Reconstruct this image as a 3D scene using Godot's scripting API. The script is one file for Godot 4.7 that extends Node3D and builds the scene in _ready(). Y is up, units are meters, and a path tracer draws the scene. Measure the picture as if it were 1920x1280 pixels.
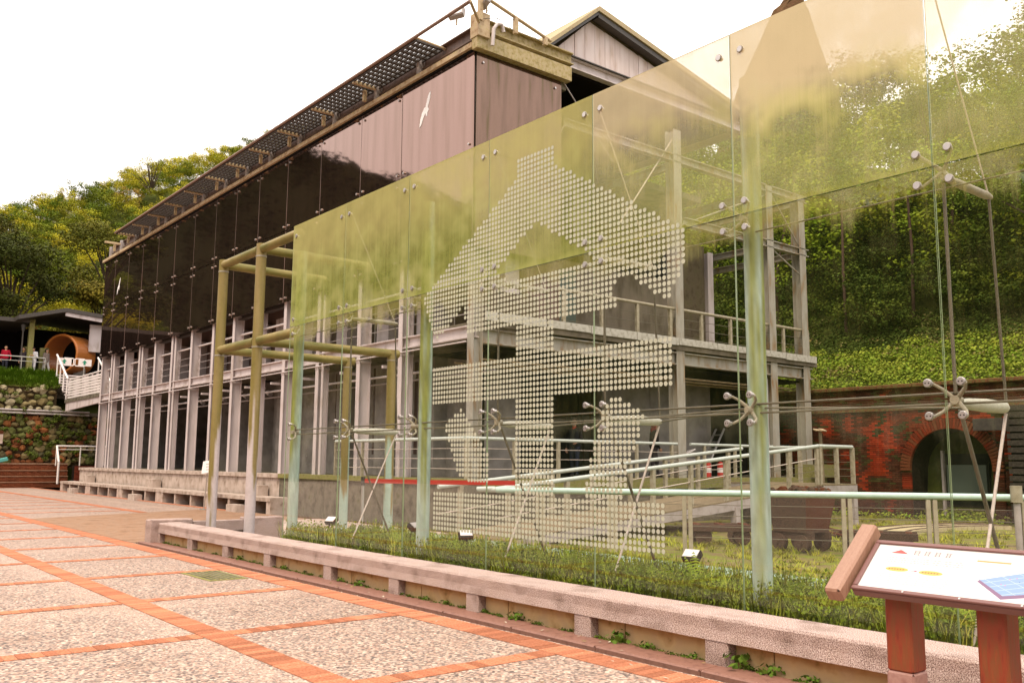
extends Node3D
# Plaza before a museum building with a tall glass screen, a mine yard and wooded hills.

class MB:
	var v := PackedVector3Array()
	var n := PackedVector3Array()
	var c := PackedColorArray()
	var uv := PackedVector2Array()
	var col := Color(1, 1, 1)
	func vert(p: Vector3, nn: Vector3, t := Vector2.ZERO) -> void:
		v.append(p); n.append(nn); c.append(col); uv.append(t)
	# corners run counter-clockwise seen from the front
	func tri(a: Vector3, b: Vector3, d: Vector3) -> void:
		var nn := (b - a).cross(d - a).normalized()
		vert(a, nn); vert(d, nn); vert(b, nn)
	func trin(a: Vector3, b: Vector3, d: Vector3, na: Vector3, nb: Vector3, nd: Vector3) -> void:
		vert(a, na); vert(d, nd); vert(b, nb)
	func quad(a: Vector3, b: Vector3, d: Vector3, e: Vector3) -> void:
		var nn := (b - a).cross(e - a).normalized()
		vert(a, nn, Vector2(0, 1)); vert(d, nn, Vector2(1, 0)); vert(b, nn, Vector2(1, 1))
		vert(a, nn, Vector2(0, 1)); vert(e, nn, Vector2(0, 0)); vert(d, nn, Vector2(1, 0))
	func box(at: Vector3, s: Vector3, b := Basis()) -> void:
		var x := b.x * s.x / 2
		var y := b.y * s.y / 2
		var z := b.z * s.z / 2
		quad(at - x - y + z, at + x - y + z, at + x + y + z, at - x + y + z)
		quad(at + x - y - z, at - x - y - z, at - x + y - z, at + x + y - z)
		quad(at + x - y + z, at + x - y - z, at + x + y - z, at + x + y + z)
		quad(at - x - y - z, at - x - y + z, at - x + y + z, at - x + y - z)
		quad(at - x + y + z, at + x + y + z, at + x + y - z, at - x + y - z)
		quad(at - x - y - z, at + x - y - z, at + x - y + z, at - x - y + z)
	func span(a: Vector3, b: Vector3) -> void:      # box between two corners
		box((a + b) / 2, (b - a).abs())
	# chamfered box: faces inset by e, bevel quads between
	func cbox(at: Vector3, s: Vector3, e: float, b := Basis()) -> void:
		var h := s / 2
		for ax in 3:
			var u := (ax + 1) % 3
			var w := (ax + 2) % 3
			for sg in [-1.0, 1.0]:
				var q := []
				for k in [[-1, -1], [1, -1], [1, 1], [-1, 1]]:
					var p := Vector3()
					p[ax] = sg * h[ax]; p[u] = k[0] * (h[u] - e); p[w] = k[1] * (h[w] - e)
					q.append(at + b * p)
				if sg > 0: quad(q[0], q[1], q[2], q[3])
				else: quad(q[3], q[2], q[1], q[0])
		for ax in 3:
			var u := (ax + 1) % 3
			var w := (ax + 2) % 3
			for su in [-1.0, 1.0]:
				for sw in [-1.0, 1.0]:
					var q := []
					for k in [[-1, 0], [1, 0], [1, 1], [-1, 1]]:
						var p := Vector3()
						p[ax] = k[0] * (h[ax] - e)
						p[u] = su * (h[u] - (e if k[1] == 1 else 0.0)); p[w] = sw * (h[w] - (e if k[1] == 0 else 0.0))
						q.append(at + b * p)
					var out: Vector3 = b * (Vector3.ZERO + _ax(u) * su + _ax(w) * sw)
					if (q[1] - q[0]).cross(q[3] - q[0]).dot(out) > 0: quad(q[0], q[1], q[2], q[3])
					else: quad(q[3], q[2], q[1], q[0])
	func _ax(i: int) -> Vector3:
		var r := Vector3(); r[i] = 1.0; return r
	func cyl(a: Vector3, b: Vector3, r0: float, r1 := -1.0, sides := 10, caps := true) -> void:
		if r1 < 0: r1 = r0
		tube([a, b], [r0, r1], sides, caps)
	func tube(p: Array, r: Array, sides := 8, caps := true) -> void:
		var rings := []
		var ns := []
		var ref := Vector3.UP
		var d0: Vector3 = (p[1] - p[0]).normalized()
		if abs(d0.dot(ref)) > 0.9: ref = Vector3.RIGHT
		for i in p.size():
			var d: Vector3 = (p[mini(i + 1, p.size() - 1)] - p[maxi(i - 1, 0)]).normalized()
			var x := d.cross(ref).normalized()
			var y := x.cross(d)
			ref = y
			var ring := PackedVector3Array()
			var nr := PackedVector3Array()
			for k in sides:
				var t := TAU * k / sides
				var o := x * cos(t) + y * sin(t)
				nr.append(o); ring.append(p[i] + o * float(r[mini(i, r.size() - 1)]))
			rings.append(ring); ns.append(nr)
		for i in p.size() - 1:
			for k in sides:
				var k2 := (k + 1) % sides
				var a: Vector3 = rings[i][k]; var b: Vector3 = rings[i][k2]
				var e: Vector3 = rings[i + 1][k2]; var f: Vector3 = rings[i + 1][k]
				var na: Vector3 = ns[i][k]; var nb: Vector3 = ns[i][k2]; var ne: Vector3 = ns[i + 1][k2]; var nf: Vector3 = ns[i + 1][k]
				if (b - a).cross(f - a).dot(na) > 0:
					trin(a, b, e, na, nb, ne); trin(a, e, f, na, ne, nf)
				else:
					trin(a, e, b, na, ne, nb); trin(a, f, e, na, nf, ne)
		if caps:
			for q in [[0, -1.0], [p.size() - 1, 1.0]]:
				var i: int = q[0]
				var dd: Vector3 = d0 * -1.0 if i == 0 else (p[i] - p[i - 1]).normalized()
				for k in range(1, sides - 1):
					var a: Vector3 = rings[i][0]; var b: Vector3 = rings[i][k]; var e: Vector3 = rings[i][k + 1]
					if (b - a).cross(e - a).dot(dd) > 0: tri(a, b, e)
					else: tri(a, e, b)
	# polygon (2D) extruded from origin along ez by depth; ex, ey span its plane
	func prism(poly: PackedVector2Array, o: Vector3, ex: Vector3, ey: Vector3, ez: Vector3) -> void:
		var idx := Geometry2D.triangulate_polygon(poly)
		var f := func(q: Vector2, k: float) -> Vector3: return o + ex * q.x + ey * q.y + ez * k
		for i in range(0, idx.size(), 3):
			for k in [0.0, 1.0]:
				var a: Vector3 = f.call(poly[idx[i]], k); var b: Vector3 = f.call(poly[idx[i + 1]], k); var d: Vector3 = f.call(poly[idx[i + 2]], k)
				if ((b - a).cross(d - a).dot(ez) > 0) == (k > 0.5): tri(a, b, d)
				else: tri(a, d, b)
		var area := 0.0
		for i in poly.size(): area += poly[i].cross(poly[(i + 1) % poly.size()])
		var flip := (area > 0) == (ex.cross(ey).dot(ez) > 0)
		for i in poly.size():
			var p := poly[i]; var q := poly[(i + 1) % poly.size()]
			if flip: quad(f.call(p, 0.0), f.call(q, 0.0), f.call(q, 1.0), f.call(p, 1.0))
			else: quad(f.call(q, 0.0), f.call(p, 0.0), f.call(p, 1.0), f.call(q, 1.0))
	func mesh() -> ArrayMesh:
		var a := []
		a.resize(Mesh.ARRAY_MAX)
		a[Mesh.ARRAY_VERTEX] = v; a[Mesh.ARRAY_NORMAL] = n; a[Mesh.ARRAY_COLOR] = c; a[Mesh.ARRAY_TEX_UV] = uv
		var m := ArrayMesh.new()
		if v.size(): m.add_surface_from_arrays(Mesh.PRIMITIVE_TRIANGLES, a)
		return m

var M := {}
var used := {}
var R := RandomNumberGenerator.new()

func V(x: float, y: float, z: float) -> Vector3: return Vector3(x, y, z)
func lin(r: float, g: float, b: float, a := 1.0) -> Color: return Color(r, g, b, a).linear_to_srgb()
func rnd(a: float, b: float) -> float: return R.randf_range(a, b)

func numbered(s: String) -> String:
	used[s] = used.get(s, -1) + 1
	return s if used[s] == 0 else "%s_%03d" % [s, used[s]]

func tag(o: Node3D, label: String, category: String, group := "", kind := "") -> Node3D:
	if label: o.set_meta("label", label)
	if category: o.set_meta("category", category)
	if group: o.set_meta("group", group)
	if kind: o.set_meta("kind", kind)
	return o

func thing(called: String, label: String, category: String, at := Vector3.ZERO, group := "") -> Node3D:
	var o := Node3D.new()
	o.name = numbered(called)
	add_child(o)
	o.position = at
	return tag(o, label, category, group)

func origin_of(p: Node) -> Vector3:
	var at := Vector3.ZERO
	while p != self:
		at += p.position
		p = p.get_parent()
	return at

# commits world-space geometry as one named mesh under parent
func obj(called: String, mb: MB, m: Material, parent: Node = null) -> MeshInstance3D:
	var o := MeshInstance3D.new()
	o.mesh = mb.mesh()
	o.material_override = m
	if parent == null:
		o.name = numbered(called)
		add_child(o)
	else:
		o.name = called
		parent.add_child(o, true)
		o.position = -origin_of(parent)
	return o

func inst(called: String, mesh: Mesh, m: Material, parent: Node, at: Vector3, b := Basis()) -> MeshInstance3D:
	var o := MeshInstance3D.new()
	o.mesh = mesh
	o.material_override = m
	o.name = called
	parent.add_child(o, true)
	o.transform = Transform3D(b, at - origin_of(parent))
	return o

func bx(called: String, a: Vector3, b: Vector3, m: Material, parent: Node) -> MeshInstance3D:
	var s := MB.new()
	s.span(a, b)
	return obj(called, s, m, parent)

func cy(called: String, a: Vector3, b: Vector3, r: float, m: Material, parent: Node, sides := 10) -> MeshInstance3D:
	var s := MB.new()
	s.cyl(a, b, r, r, sides)
	return obj(called, s, m, parent)

func structure(o: Node3D, label := "") -> Node3D:
	return tag(o, label, "", "", "structure")

# ---------- materials ----------
func noise(freq: float, kind := FastNoiseLite.TYPE_SIMPLEX_SMOOTH, oct := 4, sd := 1) -> FastNoiseLite:
	var f := FastNoiseLite.new()
	f.noise_type = kind
	f.frequency = freq
	f.fractal_octaves = oct
	f.seed = sd
	if oct < 2: f.fractal_type = FastNoiseLite.FRACTAL_NONE
	return f

func ramp(cols: Array) -> Gradient:
	var g := Gradient.new()
	var offs := PackedFloat32Array()
	var cc := PackedColorArray()
	for i in cols.size():
		offs.append(float(i) / (cols.size() - 1)); cc.append(cols[i])
	g.offsets = offs; g.colors = cc
	return g

func ntex(f: FastNoiseLite, cols: Array, size := 512, h := 0) -> NoiseTexture2D:
	var t := NoiseTexture2D.new()
	t.width = size
	t.height = h if h else size
	t.seamless = true
	t.seamless_blend_skirt = 0.15
	t.noise = f
	if cols.size(): t.color_ramp = ramp(cols)
	return t

var bumps := {}
func bump(freq: float) -> Texture2D:
	if not bumps.has(freq): bumps[freq] = ntex(noise(freq, FastNoiseLite.TYPE_SIMPLEX_SMOOTH, 4, 7), [], 512)
	return bumps[freq]

func plain(c: Color, rough := 0.7, metal := 0.0) -> StandardMaterial3D:
	var m := StandardMaterial3D.new()
	m.albedo_color = c
	m.roughness = rough
	m.metallic = metal
	if rough >= .75: m.metallic_specular = .15
	return m

# noise-mottled material, tile metres wide, world triplanar
func mott(cols: Array, tile: float, rough := 0.8, freq := 0.012, bm := 0.0, bf := 0.03, stretch := Vector3.ONE, sd := 1, oct := 5) -> StandardMaterial3D:
	var m := StandardMaterial3D.new()
	m.albedo_texture = ntex(noise(freq, FastNoiseLite.TYPE_SIMPLEX_SMOOTH, oct, sd), cols)
	m.uv1_triplanar = true
	m.uv1_world_triplanar = true
	m.uv1_scale = stretch / tile
	m.roughness = rough
	if rough >= .75: m.metallic_specular = .15
	if bm > 0:
		m.heightmap_enabled = true
		m.heightmap_texture = bump(bf)
		m.heightmap_scale = bm
	return m

func vc(m: StandardMaterial3D) -> StandardMaterial3D:
	m.vertex_color_use_as_albedo = true
	return m

func leafy(back := 0.35, rough := 0.6) -> StandardMaterial3D:
	var m := vc(plain(Color(1, 1, 1), rough))
	m.metallic_specular = 0.15
	m.backlight_enabled = true
	m.backlight = Color(back, back, back)
	return m

func glass(c: Color, alpha: float, rough := 0.0) -> StandardMaterial3D:
	var m := plain(Color(c.r, c.g, c.b, alpha), rough)
	m.transparency = BaseMaterial3D.TRANSPARENCY_ALPHA
	return m

# large stains multiplied over a finer pattern
func weather(m: StandardMaterial3D, tile: float, cols: Array, sd := 4) -> StandardMaterial3D:
	m.detail_enabled = true
	m.detail_blend_mode = BaseMaterial3D.BLEND_MODE_MUL
	m.detail_uv_layer = BaseMaterial3D.DETAIL_UV_2
	m.uv2_triplanar = true
	m.uv2_world_triplanar = true
	m.uv2_scale = Vector3.ONE / tile
	m.detail_albedo = ntex(noise(0.009, FastNoiseLite.TYPE_SIMPLEX_SMOOTH, 6, sd), cols, 512)
	return m

# dirt and algae on one pane: cloudy tone, vertical run-off streaks, fine specks, grime along the edges
func film_image(sd: int, cols: Array, a_lo: float, a_hi: float, drip: float, cream := 0.0, reach := 0.0) -> StandardMaterial3D:
	var n := 640
	var cloud := noise(.0045, FastNoiseLite.TYPE_SIMPLEX, 3, sd)
	var streak := noise(.03, FastNoiseLite.TYPE_SIMPLEX, 2, sd + 1)
	var speck := noise(.3, FastNoiseLite.TYPE_SIMPLEX, 2, sd + 2)
	var d := PackedByteArray()
	d.resize(n * n * 4)
	var i := 0
	for y in n:
		var v := y / float(n)
		for x in n:
			var c := cloud.get_noise_2d(x, y)
			var st := .7 * streak.get_noise_2d(x, y * .02) + .5 * streak.get_noise_2d(x * 3.0 + 900.0, y * .03)
			var sp := speck.get_noise_2d(x, y)
			var a: float
			if drip > 0:
				var l := .11 + .06 * maxf(st, 0.0) + .06 * c
				a = a_hi * (1.0 - smoothstep(l * .45, l * 1.5, v)) * (.8 + .5 * sp) + a_lo * clampf(.6 + st * .8 + sp * 1.1 + c, 0, 2.2)
			else:
				a = lerpf(a_lo, a_hi, clampf(.5 + .34 * c + .12 * st + .7 * sp, 0, 1))
				a += .14 * (1.0 - smoothstep(.0, .05, 1.0 - v)) + .08 * (1.0 - smoothstep(.0, .03, v))
			a = clampf(a, 0, .94)
			var t := clampf(.5 + .42 * c + .16 * st + .1 * sp - .3 * (v - .45), 0, 1)
			if cream > 0:
				a = clampf(a + cream * (1.0 - smoothstep(.2 + reach + .1 * c, .62 + reach * .6 + .2 * c + .05 * st, v)), 0, .94)
			var col: Color = cols[0].lerp(cols[1], t * 2.0) if t < .5 else cols[1].lerp(cols[2], t * 2.0 - 1.0)
			if cream > 0: col = col.lerp(lin(.56, .475, .30) if cream > .2 else lin(.40, .37, .14), 1.0 - smoothstep(.2 + reach, .7 + reach * .6, v + .15 * c))
			d[i] = int(col.r * 255.0); d[i + 1] = int(col.g * 255.0); d[i + 2] = int(col.b * 255.0); d[i + 3] = int(a * 255.0)
			i += 4
	var m := StandardMaterial3D.new()
	m.transparency = BaseMaterial3D.TRANSPARENCY_ALPHA
	m.albedo_texture = ImageTexture.create_from_image(Image.create_from_data(n, n, false, Image.FORMAT_RGBA8, d))
	m.roughness = .9
	m.metallic_specular = .2
	m.backlight_enabled = true
	m.backlight = Color(.5, .5, .5)
	return m

func materials() -> void:
	# plaza
	var pb := StandardMaterial3D.new()
	var cell := noise(0.17, FastNoiseLite.TYPE_CELLULAR, 1, 3)
	cell.cellular_return_type = FastNoiseLite.RETURN_CELL_VALUE
	pb.albedo_texture = ntex(cell, [lin(.07, .052, .046), lin(.21, .14, .11), lin(.52, .39, .31), lin(.34, .19, .14), lin(.62, .50, .41), lin(.16, .11, .092), lin(.42, .29, .215), lin(.10, .078, .07), lin(.56, .42, .33)], 2048)
	var cd := noise(0.17, FastNoiseLite.TYPE_CELLULAR, 1, 3)
	cd.cellular_return_type = FastNoiseLite.RETURN_DISTANCE
	pb.heightmap_enabled = true
	pb.heightmap_texture = ntex(cd, [Color(1, 1, 1), Color(0, 0, 0)], 2048)
	pb.heightmap_scale = 0.7
	pb.uv1_triplanar = true; pb.uv1_world_triplanar = true
	pb.uv1_scale = Vector3.ONE / 7.6
	pb.roughness = 0.75
	M.pebble = weather(pb, 7.0, [lin(.7, .65, .61), lin(.93, .91, .89), lin(1, 1, 1), lin(.97, .96, .95), lin(.85, .82, .79)])
	M.terracotta = mott([lin(.22, .125, .08), lin(.32, .195, .125), lin(.28, .185, .13), lin(.40, .26, .18)], 2.5, .8, .02, .3, .06)
	M.mortar = mott([lin(.2, .1, .07), lin(.32, .18, .12)], .8, .9, .03)
	for i in 5:
		var t: float = [.72, .92, 1.02, 1.15, .84][i]
		M["brick%d" % i] = mott([lin(.27 * t, .10 * t, .055 * t), lin(.42 * t, .16 * t, .088 * t), lin(.50 * t, .225 * t, .14 * t)], .5, .8, .03, .25, .08, Vector3.ONE, i + 2)
	M.bricks = vc(mott([lin(.7, .66, .62), lin(1, 1, 1), lin(.82, .8, .78)], .6, .85, .03, .25, .08))
	M.kerb = mott([lin(.16, .07, .05), lin(.25, .12, .085), lin(.2, .09, .065)], 1.2, .6, .02, .15)
	M.drain = mott([lin(.02, .015, .012), lin(.06, .04, .03)], .5, .9, .03)
	# granolithic bench: salt-and-pepper aggregate
	var gr := StandardMaterial3D.new()
	gr.albedo_texture = ntex(noise(0.09, FastNoiseLite.TYPE_SIMPLEX_SMOOTH, 3, 9), [lin(.06, .03, .03), lin(.09, .05, .045), lin(.30, .2, .175), lin(.52, .41, .37), lin(.66, .55, .5), lin(.7, .6, .55)], 1024)
	gr.uv1_triplanar = true; gr.uv1_world_triplanar = true; gr.uv1_scale = Vector3.ONE / 1.1
	gr.heightmap_enabled = true; gr.heightmap_texture = gr.albedo_texture; gr.heightmap_scale = .35
	gr.roughness = .85
	weather(gr, 2.6, [lin(.3, .27, .25), lin(.7, .66, .63), lin(1, 1, 1), lin(1, .98, .95), lin(.85, .82, .8)])
	M.grano = gr
	M.panel = mott([lin(.10, .08, .03), lin(.46, .29, .13), lin(.58, .40, .2), lin(.54, .37, .2), lin(.64, .47, .26)], 2.2, .85, .012, .1)
	M.concrete = mott([lin(.26, .2, .16), lin(.42, .34, .29), lin(.5, .41, .36), lin(.54, .45, .4)], 3.5, .85, .012, .15)
	weather(M.concrete, 1.7, [lin(.5, .46, .42), lin(.9, .88, .86), lin(1, 1, 1), lin(.93, .9, .87)], 6)
	weather(M.terracotta, 3.1, [lin(.6, .56, .52), lin(.95, .92, .9), lin(1, 1, 1), lin(.82, .8, .78)], 8)
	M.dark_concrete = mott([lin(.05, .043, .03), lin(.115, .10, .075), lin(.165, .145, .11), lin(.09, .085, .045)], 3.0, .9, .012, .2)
	M.moss_concrete = mott([lin(.12, .12, .03), lin(.25, .22, .1), lin(.2, .2, .06), lin(.3, .26, .16)], 1.6, .9, .014, .2)
	M.white_steel = mott([lin(.36, .29, .25), lin(.52, .455, .45), lin(.58, .51, .51), lin(.60, .53, .53)], 2.6, .5, .01, .03, .03, Vector3(1, .3, 1))
	M.grey_steel = mott([lin(.23, .2, .18), lin(.34, .3, .29), lin(.38, .34, .33)], 2.2, .5, .012, .03)
	M.rusty_steel = mott([lin(.22, .10, .03), lin(.27, .235, .185), lin(.33, .31, .265), lin(.26, .24, .20)], 2.2, .65, .011, .06, .03, Vector3(1, .25, 1), 5)
	M.dark_steel = mott([lin(.03, .026, .022), lin(.07, .055, .045)], 1.4, .5, .02)
	M.tan_steel = mott([lin(.22, .12, .05), lin(.40, .29, .17), lin(.46, .35, .22), lin(.36, .3, .1)], 1.8, .7, .014, .08)
	M.pale_green = vc(mott([lin(.6, .62, .5), lin(1, 1, 1), lin(.85, .92, .86)], 1.6, .62, .012, .03, .03, Vector3(1, .35, 1)))
	M.rail_green = mott([lin(.3, .42, .36), lin(.42, .56, .5), lin(.47, .6, .55)], 1.3, .4, .012)
	M.green_plate = mott([lin(.16, .24, .18), lin(.24, .36, .29), lin(.28, .40, .33)], 1.7, .35, .012)
	M.post_grey = mott([lin(.2, .17, .11), lin(.32, .28, .2), lin(.36, .33, .26)], 1.4, .55, .015)
	M.chrome = plain(lin(.5, .46, .44), .38, .8)
	M.cable = plain(lin(.13, .11, .075), .5, .3)
	M.white_rod = mott([lin(.45, .36, .3), lin(.62, .55, .5)], .6, .5, .02)
	M.white_paint = plain(lin(.72, .66, .64), .5)
	# glass
	M.clear = glass(lin(.12, .2, .1), .006)
	M.clear.metallic_specular = .4
	M.edge = plain(lin(.24, .3, .17), .2)
	for k in 2:
		M["film%d" % k] = film_image(100 + k * 10, [lin(.25, .28, .06), lin(.34, .36, .11), lin(.41, .41, .16)], .50, .80, 0.0, .10)
		M["film_pale%d" % k] = film_image(200 + k * 10, [lin(.37, .39, .07), lin(.46, .45, .15), lin(.54, .49, .24)], .30, .50, 0.0, [.26, .54][k], [0.0, .13][k])
		M["film_drip%d" % k] = film_image(300 + k * 10, [lin(.22, .24, .03), lin(.33, .32, .08), lin(.42, .4, .18)], .026, .5, 1.0)
	M.film_low = film_image(400, [lin(.25, .27, .08), lin(.36, .37, .2), lin(.45, .45, .3)], .02, .07, 1.0)
	M.bronze = mott([lin(.21, .135, .105), lin(.265, .17, .14), lin(.285, .185, .155)], 4.0, .03, .01, 0.0, .03, Vector3(1.6, .12, 1.6))
	M.bronze.metallic = .95
	M.bronze_stained = mott([lin(.09, .07, .03), lin(.155, .10, .075), lin(.185, .118, .09), lin(.17, .11, .08)], 3.0, .12, .012, 0.0, .03, Vector3(1.6, .15, 1.6))
	M.bronze_stained.metallic = .8
	M.ridge_leaf = vc(plain(Color(1, 1, 1), .9))
	M.ridge_leaf.metallic_specular = 0.0
	M.dot = mott([lin(.36, .37, .28), lin(.46, .46, .36)], 1.5, .6, .02)
	# building
	M.wall_grey = mott([lin(.16, .145, .13), lin(.23, .21, .19), lin(.27, .25, .23)], 3.0, .8, .01)
	M.wall_brown = mott([lin(.07, .04, .028), lin(.13, .08, .06), lin(.1, .06, .045)], 2.5, .6, .01, 0.0, .03, Vector3(2, .3, 2))
	M.window_glass = plain(lin(.06, .035, .03), .06)
	M.board_white = mott([lin(.42, .31, .23), lin(.58, .47, .44), lin(.64, .54, .52), lin(.66, .57, .55)], 2.6, .7, .011, .05, .03, Vector3(1, .25, 1))
	M.roof_moss = mott([lin(.26, .17, .09), lin(.44, .35, .24), lin(.40, .34, .2), lin(.54, .45, .35)], 1.4, .9, .02, .5, .06)
	M.panel_wall = mott([lin(.09, .072, .05), lin(.165, .138, .105), lin(.205, .17, .13)], 3.0, .8, .01, .05, .03, Vector3(1, .4, 1))
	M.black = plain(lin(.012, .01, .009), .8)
	M.deck_wood = mott([lin(.15, .115, .07), lin(.25, .2, .13)], 1.4, .8, .02, .1, .03, Vector3(3, 1, .4))
	# nature
	M.soil = mott([lin(.05, .035, .02), lin(.1, .07, .04), lin(.07, .06, .025)], 1.5, .95, .02, 1.0)
	M.yard = mott([lin(.07, .09, .018), lin(.15, .17, .03), lin(.15, .11, .06), lin(.13, .16, .02), lin(.19, .14, .085)], 6.0, .95, .012, 1.0)
	M.hill = mott([lin(.03, .04, .010), lin(.06, .07, .014), lin(.04, .045, .012)], 6.0, .95, .015, 4.0)
	M.ridge = mott([lin(.014, .016, .006), lin(.03, .032, .010), lin(.02, .02, .008)], 12.0, .95, .015, 4.0)
	M.rock = mott([lin(.06, .03, .018), lin(.14, .07, .04), lin(.09, .06, .025), lin(.18, .10, .06)], 14.0, .95, .02, 30.0)
	M.far_hill = mott([lin(.16, .15, .12), lin(.24, .21, .17)], 80.0, .95, .02, 10.0)
	M.leaf = leafy()
	M.grass = leafy(.4, .55)
	M.bark = mott([lin(.05, .035, .025), lin(.11, .085, .06)], .8, .95, .03, .8, .06, Vector3(1, .3, 1))
	M.stone = vc(mott([lin(.55, .5, .42), lin(1, 1, 1), lin(.75, .72, .65)], 1.0, .9, .02, .8, .05))
	M.iron = mott([lin(.035, .025, .02), lin(.08, .05, .035), lin(.06, .035, .025)], .9, .8, .02, .2)
	M.rust = mott([lin(.035, .014, .01), lin(.10, .034, .016), lin(.07, .024, .013), lin(.14, .05, .022)], .8, .85, .02, .25)
	# sign
	M.sign_wood = mott([lin(.22, .105, .065), lin(.33, .185, .125), lin(.27, .14, .09), lin(.37, .22, .15)], .5, .45, .014, .06, .03, Vector3(2.5, .25, 2.5))
	M.sign_post = mott([lin(.13, .018, .007), lin(.24, .036, .010), lin(.19, .055, .014), lin(.28, .046, .012)], .6, .5, .012, .06, .03, Vector3(2, .3, 2))
	M.sign_frame = plain(lin(.17, .075, .065), .35)
	M.orange_wood = mott([lin(.28, .085, .017), lin(.40, .135, .028), lin(.34, .11, .02)], .7, .4, .014, 0.0, .03, Vector3(.3, 3, .3))
	M.red = plain(lin(.45, .03, .02), .5)
	M.vertex = vc(mott([lin(.8, .78, .75), lin(1, 1, 1), lin(.9, .88, .86)], 1.2, .6, .014, .05))
	M.pale_strut = mott([lin(.35, .33, .25), lin(.5, .5, .42)], .8, .4, .02)
	M.moss_steel = mott([lin(.15, .11, .04), lin(.33, .26, .1), lin(.42, .33, .2), lin(.28, .25, .06)], 1.2, .7, .014, .08)
	M.white_edge = mott([lin(.22, .2, .16), lin(.42, .40, .35), lin(.48, .46, .41)], 1.5, .7, .015, .05)
	M.panel_dark = mott([lin(.06, .045, .03), lin(.11, .085, .06), lin(.09, .08, .045)], 2.4, .85, .012, .05)
	M.rail_pale = mott([lin(.4, .44, .4), lin(.52, .55, .51)], 1.1, .4, .014)
	M.brown_tube = mott([lin(.16, .09, .06), lin(.26, .17, .13)], 1.2, .6, .02)
	M.seam = plain(lin(.2, .13, .11), .5)
	M.bird = plain(lin(.85, .83, .82), .6)
	M.moss_brick = mott([lin(.05, .045, .02), lin(.16, .06, .03), lin(.12, .11, .04), lin(.2, .08, .04)], 1.2, .9, .016, .3)
	M.mortar_dark = mott([lin(.012, .009, .007), lin(.03, .021, .015)], 1.5, .95, .02, .2)
	M.red_brick0 = mott([lin(.13, .02, .008), lin(.22, .03, .011)], .5, .85, .03, .2)
	M.red_brick1 = mott([lin(.09, .018, .009), lin(.16, .028, .012)], .5, .85, .03, .2)
	M.red_brick2 = mott([lin(.1, .03, .015), lin(.18, .06, .025)], .5, .85, .03, .2)
	M.door_dark = plain(lin(.015, .016, .013), .8)
	M.door_glass = plain(lin(.085, .11, .09), .3)
	M.slat_dark = mott([lin(.03, .026, .022), lin(.065, .055, .045)], 1.0, .8, .02, .1)
	M.track_stone = mott([lin(.3, .25, .13), lin(.42, .36, .22), lin(.36, .32, .18)], 1.3, .9, .02, .2)
	M.alu = plain(lin(.5, .48, .45), .35, .7)
	M.green_sign = plain(lin(.02, .22, .13), .5)
	M.teal = plain(lin(.08, .34, .31), .5)
	M.post_pink = mott([lin(.26, .12, .1), lin(.36, .2, .17), lin(.3, .15, .12)], .6, .6, .015, .05)
	M.people = vc(plain(Color(1, 1, 1), .8))

# ---------- frame ----------
func lens() -> void:
	var e := Environment.new()
	e.background_mode = Environment.BG_SKY
	var s := ProceduralSkyMaterial.new()
	s.sky_top_color = lin(1.02, .95, .895)
	s.sky_horizon_color = lin(.45, .42, .405)
	s.sky_curve = 1.0
	s.ground_bottom_color = lin(.2, .16, .13)
	s.ground_horizon_color = lin(.4, .37, .35)
	s.sun_angle_max = 40.0
	s.sky_energy_multiplier = 1.28
	e.sky = Sky.new()
	e.sky.sky_material = s
	e.tonemap_mode = Environment.TONE_MAPPER_LINEAR
	e.tonemap_exposure = 2.05
	e.sdfgi_enabled = true
	e.ssao_enabled = true
	e.ssil_enabled = true
	var w := WorldEnvironment.new()
	w.name = "world_environment"
	w.environment = e
	add_child(w)
	var sun := DirectionalLight3D.new()
	sun.name = "sun"
	sun.light_color = Color(1.0, .93, .82)
	sun.light_energy = .42
	sun.light_angular_distance = 14.0
	sun.shadow_enabled = true
	add_child(sun)
	sun.look_at_from_position(V(14, 40, 22), Vector3.ZERO)
	var cam := Camera3D.new()
	cam.name = "camera"
	cam.fov = rad_to_deg(2.0 * atan(640.0 / 1700.0))
	cam.near = .05
	cam.far = 3000.0
	var pitch := atan(228.0 / 1700.0)
	var az := atan(1390.0 / (1700.0 / cos(pitch)))
	var roll := atan(.0075)
	var f0 := V(-cos(az), 0, -sin(az))
	var f := f0 * cos(pitch) + Vector3.UP * sin(pitch)
	var r := f0.cross(Vector3.UP)
	var u := r.cross(f)
	var r2 := r * cos(roll) + u * sin(roll)
	cam.transform = Transform3D(Basis(r2, r2.cross(f), -f), V(0, 1.65, 0))
	add_child(cam)
	cam.current = true

# ---------- terrain ----------
func hill_y(x: float, z: float) -> float:
	# one wooded mountainside: behind the mine yard on the right, rising beyond the terrace on the left
	var h := -0.4
	var k := smoothstep(-28.0, -40.0, x)
	var d := -29.4 - z - 1.0 * k
	if d > 0:
		var hr := 3.9 + .46 * minf(d, 7.0) + .82 * clampf(d - 7.0, 0, 13.0) + .15 * maxf(d - 20.0, 0)
		hr += 1.5 * sin(x * .21 + 1.0) * smoothstep(6, 16, d) + 2.6 * smoothstep(-26, -34, x) * smoothstep(10, 18, d) - 4.2 * exp(-pow((x + 23.2) / 2.4, 2)) * smoothstep(9, 17, d) + 4.5 * smoothstep(-21, -16, x) * smoothstep(9, 17, d)
		h = hr
	if x < -63.0:
		var q := -63.0 - x
		var terrace := 6.9
		var up := maxf(0.0, q - 12.0) * .62 + .34 * maxf(0.0, -z - 18.0) * smoothstep(10, 40, q)
		h = maxf(h if d > 0 else -9.0, terrace + minf(up, 18.0 + .6 * maxf(0.0, -z - 18.0)) - .2 * maxf(0.0, q - 56.0))
	return h

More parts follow.
